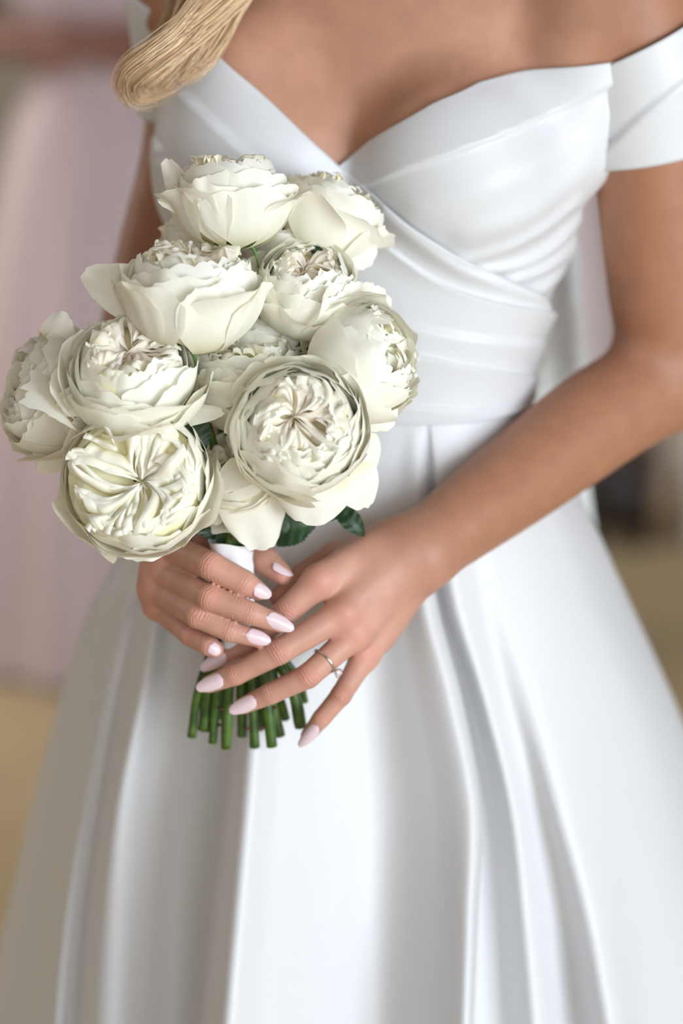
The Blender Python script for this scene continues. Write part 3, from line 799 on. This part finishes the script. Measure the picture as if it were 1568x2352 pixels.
# ------------------------------------------------------------------ the bouquet
BQ = P(548, 1400, .006)
bouquet = empty('bouquet', BQ)
tag(bouquet, 'round bouquet of ivory garden roses with white ribbon handle and green stems', 'bouquet')
WHITE = np.array([0.97, 0.962, 0.885]); CREAM = np.array([0.95, 0.89, 0.60]); PINK = np.array([0.96, 0.79, 0.63]); GREENISH = np.array([0.78, 0.80, 0.48]); TAN = np.array([0.72, 0.56, 0.36])  # CREAM: natural petal base, deepened to paint the warm shade between petals
def frame(d):
    d = np.array(d, float); d /= np.linalg.norm(d)
    x = np.cross([0, -1.0, 0.02] if abs(d[2]) > .9 else [0, 0, 1.0], d); x /= np.linalg.norm(x); y = np.cross(d, x)
    return np.stack([x, y, d])              # local -> world: q @ frame
def rag(u, rg, amp):
    r = np.zeros_like(u)
    for k in range(5): r += amp * rg.uniform(.3, 1) / (1 + .4 * k) * np.sin(u * (3.1 + 4.3 * k) + rg.uniform(0, 6.28))
    return r
def petal(rg, az, Rb, p0, p1, beta, zc=0.0, curl=.12, ruf=.035, spin=.05, sy=1.0, nu=19, nv=17, rim=.2, ecurl=.05, point=.05):
    """one cupped petal in rose units (axis +z, cup radius about 1)"""
    u = np.linspace(-1, 1, nu)[None, :] * np.ones((nv, 1)); v = np.linspace(0, 1, nv)[:, None] * np.ones((1, nu))
    out = 1 - rim * np.abs(u) ** 2.6 + rag(u, rg, .024) + .012 * np.sin(u * 31 + rg.uniform(0, 6)) * (rg.uniform() < .6) + point * np.exp(-(u / .16) ** 2) * rg.uniform(-.4, 1)
    ve = v * out
    phi = p0 + (p1 - p0) * ve
    r = Rb * np.sin(phi); z = zc - Rb * sy * np.cos(phi)
    t = np.clip((ve - .68) / .32, 0, None)
    cv = curl * (1 + .6 * np.sin(u * rg.uniform(1, 3) + rg.uniform(0, 6)))
    # roll of the rim: outwards and down
    r = r + cv * Rb * t ** 2; z = z - .45 * np.abs(cv) * Rb * t ** 2.4
    w = .22 + .78 * smooth01(ve / .62)
    ph = rg.uniform(0, 6.28); f1 = rg.uniform(2.2, 4.2)
    wave = np.sin(u * f1 + ph) + .5 * np.sin(u * f1 * 2.3 + ph * 2) + .3 * np.sin(v * 4 + u * 3 + ph)
    r = r + ruf * Rb * ve ** 2 * wave + spin * Rb * u * ve + ecurl * Rb * np.abs(u) ** 3 * ve
    z = z + .5 * ruf * Rb * ve ** 3 * np.sin(u * f1 * 1.7 + ph * 1.3)
    a = az + u * beta * w + .04 * np.sin(v * 3 + ph)
    return np.stack([r * np.cos(a), r * np.sin(a), z], -1).reshape(-1, 3), ve.ravel(), u.ravel(), (nu, nv)
def heart(rg, K, J, R0, z0, depth, pink):
    """quartered rosette: nested U-shaped petals in K lobes, every rim folded over towards its neighbour"""
    Vs = []; Fs = []; Ts = []; base = 0
    off = rg.uniform(0, 6.28); wp = rg.uniform(0, 6.28, 4); WA = .05; cx0, cy0 = rg.uniform(-.16, .16, 2); swirl = rg.uniform(-.5, .5, K)
    for k in range(K):
        ak = off + (k + rg.uniform(-.25, .25)) * 2 * math.pi / K
        for j in range(J):
            q = j / max(J - 1, 1)
            hw = (math.pi / K) * (1.12 - .92 * q) * rg.uniform(.75, 1.2); rin = R0 * (.10 + .62 * q ** .9) * rg.uniform(.85, 1.15); rout = R0 * rg.uniform(.94, 1.10)
            tilt = rg.uniform(-.12, .12); sw = swirl[k] * rg.uniform(.6, 1.3); L = rg.uniform(.12, .27)
            nu, nv = 34, 8
            s = np.linspace(-1, 1, nu); rad = rin + (rout - rin) * np.abs(s) ** 1.15
            ang = ak + tilt + hw * np.sign(s) * np.abs(s) ** .55 * (.25 + .75 * np.minimum(1, rad / R0) ** .4) + sw * (rad / R0) ** 1.5
            f1 = rg.uniform(5, 9); ph = rg.uniform(0, 6.28)
            ww = .030 * np.sin(s * f1 + ph) + .014 * np.sin(s * f1 * 2.1 + ph * 2) + .035 * np.sin(s * 2.2 + ph * 3)
            ztop = z0 + .18 * np.sin(np.clip(rad / R0, 0, 1) * math.pi * .62) - .22 * (1 - rad / R0) ** 2 + .035 * np.sin(s * f1 * .8 + ph * 1.7) + rg.uniform(-.07, .06) + .012 * np.sin(s * 19 + ph)
            bend = np.exp(-(s / .38) ** 2)
            rows_ = []
            for i in range(nv):
                v = i / (nv - 1); ca = 1 - math.cos(v * math.pi / 2); sa = math.sin(v * math.pi / 2)
                rr = rad + ww * sa - L * ca * bend
                aa = ang + np.sign(s) * (1 - bend) * L * .8 * ca / np.maximum(rad, .15) + ww * sa * .5 / np.maximum(rad, .15)
                zz = ztop - depth * (1 - sa) - .035 * max(0, v - .75) / .25
                rows_.append(np.stack([rr * np.cos(aa), rr * np.sin(aa), zz], -1))
            V = np.concatenate(rows_)
            V[:, 0] += WA * np.sin(V[:, 1] * 4.1 + wp[0]) + .5 * WA * np.sin(V[:, 1] * 9 + wp[1]) + cx0 * (1 - np.hypot(V[:, 0], V[:, 1]) / R0).clip(0)
            V[:, 1] += WA * np.sin(V[:, 0] * 4.3 + wp[2]) + .5 * WA * np.sin(V[:, 0] * 8 + wp[3]) + cy0 * (1 - np.hypot(V[:, 0], V[:, 1]) / R0).clip(0)
            Vs.append(V); Fs.append(gridfaces(nu, nv, base=base)); base += len(V)
            vv = np.repeat(np.linspace(0, 1, nv), nu)[:, None]; rr = np.tile(np.clip(rad / R0, 0, 1), nv)[:, None]
            pk = np.clip(pink * (1.15 - rr) * 1.2, 0, 1)
            tip = WHITE * (1 - .55 * pk) + PINK * .55 * pk
            low = CREAM * (1 - pk) + PINK * pk
            Ts.append(low * (1 - vv ** .7) + tip * vv ** .7)
    return np.concatenate(Vs), np.concatenate(Fs), np.concatenate(Ts)
def core(R0, z0):
    n = 28; V = []
    prof = [(.02, -.78), (.30, -.72), (.60, -.45), (.70, -.05), (.66, z0 * .75), (.45, z0 * .85), (.22, z0 * .55), (.02, z0 * .25)]
    for r_, z_ in prof:
        for k in range(n): a = k * 2 * math.pi / n; V.append((r_ * R0 / .6 * math.cos(a), r_ * R0 / .6 * math.sin(a), z_))
    return np.array(V), gridfaces(n, len(prof), close_u=True)
ROSE_ENDS = []
def tone(ve, warm):
    c = GREENISH * .25 + CREAM * .75; k = smooth01(ve / .55)[:, None]; T = c * (1 - k) + WHITE * k
    return T * (1 - warm) + (T * np.array([1, .955, .86])) * warm
def rose(px, py, Y, Rpx, d, seed, inner, outer, guards, K=5, J=4, R0=.60, z0=.30, pink=.2, extra=(), squash=1.0, label=None):
    rg = np.random.default_rng(seed)
    o = P(px, py, Y); s = Rpx * M(px, py, Y); Fm = frame(d)
    root = empty('rose', o - BQ, bouquet)
    if label: root['label'] = label
    wm = lambda q: o + (q * s) @ Fm
    V, Q = core(R0, z0); mesh('rose_core', wm(V), Q, MT['petal'], root, tint=np.tile(CREAM, (len(V), 1)))
    Vs, Qs, Ts = heart(rg, K, J, R0, z0, .17, pink); Vs, Qs, Ts = [Vs], [Qs], [Ts]; base = len(Vs[0])
    off = rg.uniform(0, 6.28)
    def ring_of(n, Rb, p1, beta, curl, zc):
        nonlocal off
        off += rg.uniform(.4, .9)
        for k in range(n):
            yield petal(rg, off + (k + rg.uniform(-.2, .2)) * 2 * math.pi / n, Rb * rg.uniform(.95, 1.05), math.radians(12), math.radians(p1 + rg.uniform(-9, 7)), beta * rg.uniform(.85, 1.12), zc, curl * rg.uniform(.2, 1.6), .040, .06, rim=.16)
    for R_ in inner:
        for V, ve, u, shp in ring_of(*R_):
            Vs.append(V); Qs.append(gridfaces(*shp, base=base)); base += len(V); Ts.append(tone(ve, .1))
    h = mesh('inner_petals', wm(np.concatenate(Vs)), np.concatenate(Qs), MT['petal'], root, tint=np.concatenate(Ts)); h['kind'] = 'stuff'
    for R_ in outer:
        for V, ve, u, shp in ring_of(*R_): mesh('petal', wm(V), gridfaces(*shp), MT['petal'], root, tint=tone(ve, .2))
    for g in list(guards) + list(extra):
        az, Rb, p1, beta, curl, zc = g[:6]; ec = g[6] if len(g) > 6 else .05
        V, ve, u, shp = petal(rg, math.radians(az), Rb, math.radians(10), math.radians(p1), beta, zc, curl, .045, .02, rim=.24, nu=23, nv=21, point=.07, ecurl=ec)
        mesh('petal', wm(V), gridfaces(*shp), MT['petal'], root, tint=tone(ve, .35))
    ROSE_ENDS.append((o + (np.array([0, 0, -.80]) * s) @ Fm, -Fm[2], s, root, rg))
    return root
# ring: count, cup radius, rim angle from the base, half width, rim curl, cup centre height
IC = [(6, .63, 138, .80, -.03, .11), (6, .67, 134, .80, -.02, .10), (6, .71, 130, .80, -.02, .09), (6, .75, 126, .80, -.01, .08), (6, .79, 122, .80, .0, .07)]       # cupped heart
OC = [(6, .84, 118, .75, .0, .06), (6, .89, 113, .75, .01, .05), (5, .94, 108, .80, .04, .03)]
IO = [(5, .66, 126, .85, .0, .07), (5, .72, 119, .85, .01, .06), (5, .78, 112, .85, .02, .05)]                                        # open
OO = [(5, .85, 106, .85, .04, .03), (5, .92, 100, .85, .08, .01), (5, .99, 94, .78, .12, .0)]
OS = [(5, .85, 106, .88, .05, .03), (5, .96, 97, .85, .10, .0)]
def G(n, a0, Rb=1.05, p1=90, beta=.62, curl=.18, zc=.0):
    rg = np.random.default_rng(int(a0 * 7 + n)); return [(a0 + (k + rg.uniform(-.25, .25)) * 360 / n, Rb * rg.uniform(.95, 1.06), p1 + rg.uniform(-9, 7), beta * rg.uniform(.85, 1.15), curl * rg.uniform(.5, 1.6), zc) for k in range(n)]
rA = rose(440, 535, .085, 92, (-.55, .15, .8), 3, IO, OS, G(3, 20), J=3)
rB = rose(660, 575, .070, 114, (-.05, .0, 1), 4, IO, OS, G(3, 10), J=3)
rC = rose(765, 482, .072, 124, (.50, .35, .85), 2, IO, OO, G(4, 30, 1.05, 92))
rD = rose(610, 765, .045, 118, (.15, -.15, .95), 13, IO, OS, G(3, 0), J=3)
R1 = rose(530, 432, .030, 140, (-.02, .12, 1), 1, IO, OO, G(6, 20, 1.04, 97, .52, .16), pink=.2)
R5 = rose(705, 655, .020, 124, (.12, -.50, .86), 5, IC, OC, G(4, 40, 1.0, 98), pink=.75)
R4 = rose(440, 650, -.010, 163, (.05, -.05, 1), 7, IO, OO, G(6, 38, 1.02, 98, .52, .14), pink=.55)
R9 = rose(565, 842, .018, 150, (.05, -.22, .97), 9, IO, OO, G(4, 30))
R8 = rose(112, 900, .020, 152, (-.85, -.28, .35), 8, IC, OC, G(5, 0, 1.04, 94))
R6 = rose(838, 820, .000, 152, (.82, -.40, .38), 6, IC, OC, G(4, 25, 1.02, 98, .6, .12), pink=.05)
R12 = rose(548, 1085, .005, 114, (-.35, -.70, .55), 12, IO, OS, G(4, 100, 1.08, 84, .7, .22), pink=.1)
R7 = rose(300, 850, -.030, 165, (.08, -.50, .87), 17, IO, OO, G(5, 50, 1.06, 93, .62, .18), pink=.65)
R10 = rose(688, 985, -.050, 170, (.06, -.93, .40), 10, IC, OC, G(3, 250, .98, 103, .6, .06), pink=.5, R0=.58, z0=.40)
R11 = rose(312, 1105, -.050, 178, (-.05, -.92, .40), 11, [(6, .84, 124, .75, -.03, .05), (6, .88, 119, .75, -.02, .05)], [(6, .92, 113, .75, .0, .04), (6, .96, 108, .75, .03, .02)], G(5, 70, .99, 102, .6, .07), pink=.06, R0=.76, K=5, J=5, z0=.36)

# loose outer petals that spread away from their roses
def loose(root, b, t, wpx, hint, cup=.25, arch=.10, seed=0, ruf=.03):
    rg = np.random.default_rng(seed + int(b[0] * 3 + b[1])); B = P(*b); T_ = P(*t); L = np.linalg.norm(T_ - B); d = (T_ - B) / L
    n = np.array(hint, float); n -= d * n.dot(d); n /= np.linalg.norm(n); s = np.cross(d, n); Wd = wpx * M(*b)
    nu, nv = 25, 23; V = []; ve = []
    ph = rg.uniform(0, 6.28, 5); r_ = rag(np.linspace(-1, 1, nu), rg, .022)
    for j in range(nv):
        v = j / (nv - 1)
        for i in range(nu):
            u = -1 + 2 * i / (nu - 1)
            vv = v * (1 - .30 * abs(u) ** 2.4 + r_[i])
            w = Wd / 2 * (.30 + .70 * smooth01(v / .55)) * (1 - .28 * v ** 3)
            h = -cup * Wd * u * u * .5 * (1 - .3 * v) + arch * L * math.sin(math.pi * vv * .9) + ruf * Wd * v * v * (math.sin(3.2 * u + ph[0]) + .5 * math.sin(7 * u + ph[1]))
            V.append(B + d * vv * L + s * u * w + n * h); ve.append(vv)
    mesh('petal', V, gridfaces(nu, nv), MT['petal'], root, tint=tone(np.array(ve), .25))
for a_ in [
 (R12, (568, 1095, -.012), (600, 1264, -.016), 168, (0, -1, .1), .22, .10), (R12, (585, 1070, -.018), (497, 1128, -.030), 84, (-.3, -1, .5), -.3, .12), (R12, (520, 1140, .0), (490, 1205, -.004), 60, (-.3, -1, .1), .2, .1),
 (R10, (720, 1075, -.030), (716, 1206, -.034), 196, (0, -1, .05), .25, .10), (R10, (790, 1060, -.018), (842, 1165, -.012), 130, (.4, -1, 0), .2, .12), (R10, (810, 1000, -.012), (856, 1080, -.004), 110, (.6, -1, 0), .2, .1),
 (R7, (415, 925, -.012), (552, 905, -.018), 118, (.1, -.6, .85), .1, .05), (R7, (400, 960, -.030), (515, 950, -.040), 60, (.1, -.7, .6), .2, .10), (R7, (240, 925, -.030), (124, 950, -.042), 84, (-.1, -.7, .7), -.2, .06),
 (R4, (345, 690, -.004), (192, 632, .004), 135, (-.25, -1, .15), .15, .08), (R4, (500, 715, .000), (604, 640, .004), 120, (.25, -1, .1), .25, .08),
 (R1, (450, 490, .024), (360, 462, .018), 48, (-.2, -.7, .8), .2, .08), (R1, (455, 490, .030), (382, 366, .034), 84, (-.6, -1, .2), -.2, .06),
 (R8, (120, 1000, .018), (6, 965, .030), 110, (-.3, -1, .1), .2, .08), (R8, (140, 1000, .010), (95, 1084, .012), 110, (-.2, -1, -.1), .2, .10), (R8, (120, 800, .015), (150, 716, .016), 90, (-.1, -1, .4), .2, .1), (R8, (60, 900, .03), (36, 830, .035), 80, (-.6, -1, .2), .2, .1),
 (rC, (770, 540, .060), (858, 602, .055), 120, (.3, -1, .1), .2, .08), (R6, (820, 900, -.006), (900, 980, -.010), 130, (.2, -1, -.1), .25, .10),
 (R11, (430, 1090, -.030), (497, 1140, -.030), 150, (.4, -1, 0), .2, .08), (R11, (320, 1200, -.045), (318, 1290, -.045), 190, (0, -1, -.2), .2, .08), (R11, (200, 1120, -.020), (140, 1190, -.012), 120, (-.5, -1, 0), .2, .08),
 (R9, (520, 940, -.004), (470, 845, -.010), 120, (0, -1, .3), .2, .08), (R9, (580, 930, .0), (620, 800, .005), 150, (.1, -1, .3), .25, .08)]: loose(*a_)

# stems from every rose through the handle to the cut ends
ENDS = [(440, 1692, .012, .0036), (470, 1676, .010, .0052), (488, 1706, .004, .0036), (519, 1719, -.002, .0040), (508, 1650, .018, .0030), (556, 1690, .012, .0042), (585, 1716, .002, .0038),
        (606, 1668, .014, .0034), (624, 1714, -.004, .0046), (643, 1690, .010, .0038), (656, 1652, .018, .0034), (690, 1670, .002, .0046), (701, 1612, .022, .0028), (598, 1676, .022, .0030)]
rng = np.random.default_rng(9)
order = sorted(range(len(ROSE_ENDS)), key=lambda i: ROSE_ENDS[i][0][0])
for n_, i in enumerate(order):
    b, dn, s, root, rg = ROSE_ENDS[i]; ex, ey, eY, er = sorted(ENDS)[n_]
    a = rng.uniform(0, 6.28); hr = .0085 * math.sqrt(rng.uniform(0, 1))
    h1 = P(532, 1262, .006) + (hr * math.cos(a), hr * math.sin(a), 0); h2 = P(552 + (ex - 552) * rng.uniform(.42, .62), 1470, .006 + (eY - .006) * .6) + (0, hr * math.sin(a) * .5, 0)
    e = P(ex, ey, eY); m2 = P(552 + (ex - 552) * rng.uniform(.78, .92), 1470 + (ey - 1470) * .6, .006 + (eY - .006) * .85)
    path = cat_rom([b - dn * .004, b + dn * .02, b * .45 + h1 * .55 + (0, .008, 0), h1, h2, m2, e], 40)
    V, Fc = tube(path, np.linspace(.0030, er, 40) * (1 + .10 * np.sin(np.linspace(0, 21, 40) + rng.uniform(0, 6))), 9)
    st = mesh('stem', V, Fc, MT['stem'], bouquet)
    # pale cut face and a thorn
    d_ = path[-1] - path[-2]; d_ /= np.linalg.norm(d_)
    V, Fc = tube([path[-1], path[-1] + d_ * .0005], er * .82, 9); mesh('cut_end', V, Fc, MT['stem_cut'], st)
    for kk in (33, 36):
        if rng.uniform() < .6:
            sd = np.array([rng.choice([-1, 1]), -.4, .15]); sd /= np.linalg.norm(sd); p_ = path[kk]
            V, Fc = tube([p_ + sd * er * .7, p_ + sd * (er + .0018), p_ + sd * (er + .0034) + (0, 0, .0008)], [.0018, .0009, .0001], 6); mesh('thorn', V, Fc, MT['thorn'], st)
    # green calyx under the rose
    V, Fc = tube([b + dn * .006, b + dn * .001, b - dn * .006, b - dn * .012], [.0035, .006, .0075, .0085], 10); mesh('calyx', V, Fc, MT['sepal'], root)
    for k in range(4):
        az = k * 1.6 + rng.uniform(0, .6); t1 = np.cross(dn, [0.3, .2, 1]); t1 /= np.linalg.norm(t1); t2 = np.cross(dn, t1); d2 = math.cos(az) * t1 + math.sin(az) * t2
        V, Fc = tube(cat_rom([b, b + d2 * .008 + dn * .002, b + d2 * .016 + dn * .010, b + d2 * .018 + dn * .022], 10), np.linspace(.0022, .0005, 10), 6); mesh('sepal', V, Fc, MT['sepal'], root)

# white ribbon round the handle
n, m = 40, 40; V = []
for j in range(m):
    t = j / (m - 1); c = P(530 + 26 * t, 1240 + 300 * t, .006); 
    for i in range(n):
        a = i * 2 * math.pi / n
        w_ = (t * 6 + a / (2 * math.pi)) % 1.0
        r_ = .0138 + .0009 * smooth01(w_ / .15) * (1 - w_) + .0006 * math.sin(5 * a + 9 * t) + (.0022 * (1 - t * 6) if t < .16 else 0)
        V.append(c + (r_ * math.cos(a), r_ * math.sin(a), .0012 * math.sin(3 * a + 1) * (1 - t)))
MT['ribbon'] = satin('white_satin_ribbon', (0.84, 0.85, 0.87), 0.36)
mesh('ribbon_wrap', V, gridfaces(n, m, close_u=True), MT['ribbon'], bouquet)

# leaves
def leaf(b, t, hint, w, bend=.006, name='leaf'):
    b = np.array(b); t = np.array(t); L = np.linalg.norm(t - b); d = (t - b) / L; n = np.array(hint, float); n -= d * n.dot(d); n /= np.linalg.norm(n); s = np.cross(d, n)
    nu, nv = 13, 26; V = []
    for j in range(nv):
        v = j / (nv - 1); ww = w / 2 * (math.sin(math.pi * v ** .8) ** .75) + .0002
        ww *= 1 + .05 * (1 if j % 2 else -1) * (v > .1)
        for i in range(nu):
            u = -1 + 2 * i / (nu - 1)
            V.append(b + d * v * L + s * u * ww + n * (abs(u) * ww * .30 - bend * (2 * v - 1) ** 2 + .0006 * math.sin(v * 30 + abs(u) * 4) * abs(u) + .0008 * (abs(u) < .05)))
    return mesh(name, V, gridfaces(nu, nv), MT['leaf'], bouquet)
leaf(P(436, 940, -.034), P(466, 1046, -.046), (.5, -1, .2), .020)
leaf(P(560, 1200, .012), P(500, 1240, .000), (-.2, -1, .3), .018)
leaf(P(590, 1235, .012), P(520, 1248, -.002), (-.1, -1, .5), .020)
leaf(P(690, 1175, .014), P(640, 1258, .008), (.2, -1, .1), .026)
leaf(P(620, 1215, .012), P(728, 1200, .010), (.2, -1, .3), .026)
leaf(P(715, 1185, .016), P(832, 1150, .014), (0, -1, .3), .015)
leaf(P(775, 1165, .018), P(838, 1230, .012), (.2, -1, .3), .015)
leaf(P(455, 1180, .014), P(490, 1235, .004), (.1, -1, .2), .018)
leaf(P(665, 775, .025), P(705, 800, .02), (.1, -1, .3), .016)
leaf(P(430, 735, .02), P(490, 750, .015), (.1, -1, .3), .014)
leaf(P(712, 576, .03), P(740, 573, .025), (.1, -1, .5), .006, .001)
leaf(P(556, 548, .02), P(588, 553, .02), (.1, -1, .5), .005, .001)
# ------------------------------------------------------------------ bridesmaids, stool: far behind, out of focus
def bridesmaid(X, Y, waist_z, label, dress, arms=True, sc=1.0):
    root = empty('person', (X, Y, 0)); tag(root, label, 'person')
    o = np.array([X, Y, 0.0])
    def body(p):
        q = p - o
        tz = [.95, 1.05, 1.12, 1.22, 1.34, 1.42, 1.46, 1.50, 1.66]; ta = [.15, .125, .125, .145, .155, .13, .07, .052, .05]; tb = [.11, .09, .09, .105, .095, .075, .06, .052, .05]
        a = np.interp(q[:, 2], tz, ta); b = np.interp(q[:, 2], tz, tb)
        d = (np.sqrt((q[:, 0] / a) ** 2 + (q[:, 1] / b) ** 2) - 1) * np.minimum(a, b)
        d = np.maximum(d, np.maximum(q[:, 2] - 1.65, .96 - q[:, 2]))
        for sx in (-1, 1): d = smin(d, ell(q, (sx * .07, -.055, 1.265), (.055, .048, .055)), .03)
        d = smin(d, head_sdf(q, (0, -.01, 1.70)), .02)
        for sx in (-1, 1):
            S = (sx * .185, 0, 1.42); E = (sx * .245, -.02, 1.14); Wr = (sx * .04, -.235, 1.155)
            arm = smin(seg(q, S, E, .048, .040), seg(q, E, Wr, .042, .027), .02)
            arm = smin(arm, seg(q, Wr, (-sx * .035, -.262 - .012 * sx, 1.145), .026, .018), .02)
            for f in range(4): arm = smin(arm, seg(q, (-sx * .03, -.262 - .012 * sx, 1.160 - .014 * f), (-sx * .085, -.235 - .014 * sx, 1.150 - .016 * f), .010, .007), .006)
            d = smin(d, arm, .030)
        return d.astype(np.float32)
    V, Q = polygonise(body, o + (-.34, -.32, .94), o + (.34, .20, 1.86), .007)
    bd = mesh('body', V, Q, MT['skin'], root, tint=np.tile((.27, .125, .09), (len(V), 1)))
    # floor-length dress with soft pleats
    zs = [1.36, 1.28, 1.20, 1.12, 1.06, .96, .80, .55, .30, .015]; a_ = [.162, .172, .160, .138, .136, .175, .215, .265, .305, .345]; b_ = [.104, .116, .110, .100, .100, .125, .160, .215, .255, .29]
    pr = cat_rom(np.array([zs, a_, b_]).T, 50); n = 120; V = []
    for z, a, b in pr:
        k = np.clip((1.06 - z) / .8, 0, 1)
        for i in range(n):
            t = i * 2 * math.pi / n; rip = 1 + .055 * k * math.sin(13 * t + .6 * math.sin(3 * t)) + .02 * k * math.sin(29 * t)
            bust = .030 * math.exp(-((z - 1.26) / .075) ** 2) * max(0, math.sin(-t))
            V.append(o + (a * rip * math.cos(t), b * rip * math.sin(t) - bust, z))
    mesh('dress', V, gridfaces(n, 50, close_u=True), dress, root)
    hv = lambda p: np.maximum(ell(p - o, (0, .005, 1.715), (.090, .106, .098)), -ell(p - o, (0, -.10, 1.665), (.075, .085, .09))).astype(np.float32)
    V, Q = polygonise(hv, o + (-.14, -.16, 1.56), o + (.14, .16, 1.86), .008)
    mesh('hair', V, Q, MT['hair'], root, tint=np.tile((.16, .09, .05), (len(V), 1)))
    face(root, bd, o + (0, -.01, 1.70))
    return root
bridesmaid(-.43, 2.72, 1.1, 'bridesmaid in long mauve satin dress standing behind the bride at the left', MT['mauve'])
bridesmaid(.39, 4.12, 1.1, 'bridesmaid in mauve dress seen between the bride and her bent arm', MT['mauve_lit'])
# low dark stool on the carpet
st = empty('footstool', (.60, 3.52, 0)); tag(st, 'low dark footstool on the carpet behind the bent forearm of the bride', 'stool')
def rbox(c, s, r=.02):
    c = np.array(c); s = np.array(s) / 2; V = []; n = 28
    for z, k in [(-1, .94), (-.85, 1), (.75, 1), (.93, .97), (1, .90)]:
        for i in range(n):
            a = i * 2 * math.pi / n; x = math.copysign(abs(math.cos(a)) ** .35, math.cos(a)); y = math.copysign(abs(math.sin(a)) ** .35, math.sin(a))
            V.append(c + (x * s[0] * k, y * s[1] * k, z * s[2]))
    Fc = [tuple(f) for f in gridfaces(n, 5, close_u=True)] + [tuple(range(n))[::-1], tuple(4 * n + i for i in range(n))]
    return V, Fc
V, Fc = rbox((.60, 3.52, .11), (.17, .34, .13)); mesh('cushion', V, Fc, MT['darkwood'], st)
for sx in (-1, 1):
    for sy in (-1, 1):
        V, Fc = tube([(.60 + sx * .055, 3.52 + sy * .12, .05), (.60 + sx * .06, 3.52 + sy * .13, .0)], [.016, .011], 8); mesh('leg', V, Fc, MT['darkwood'], st)
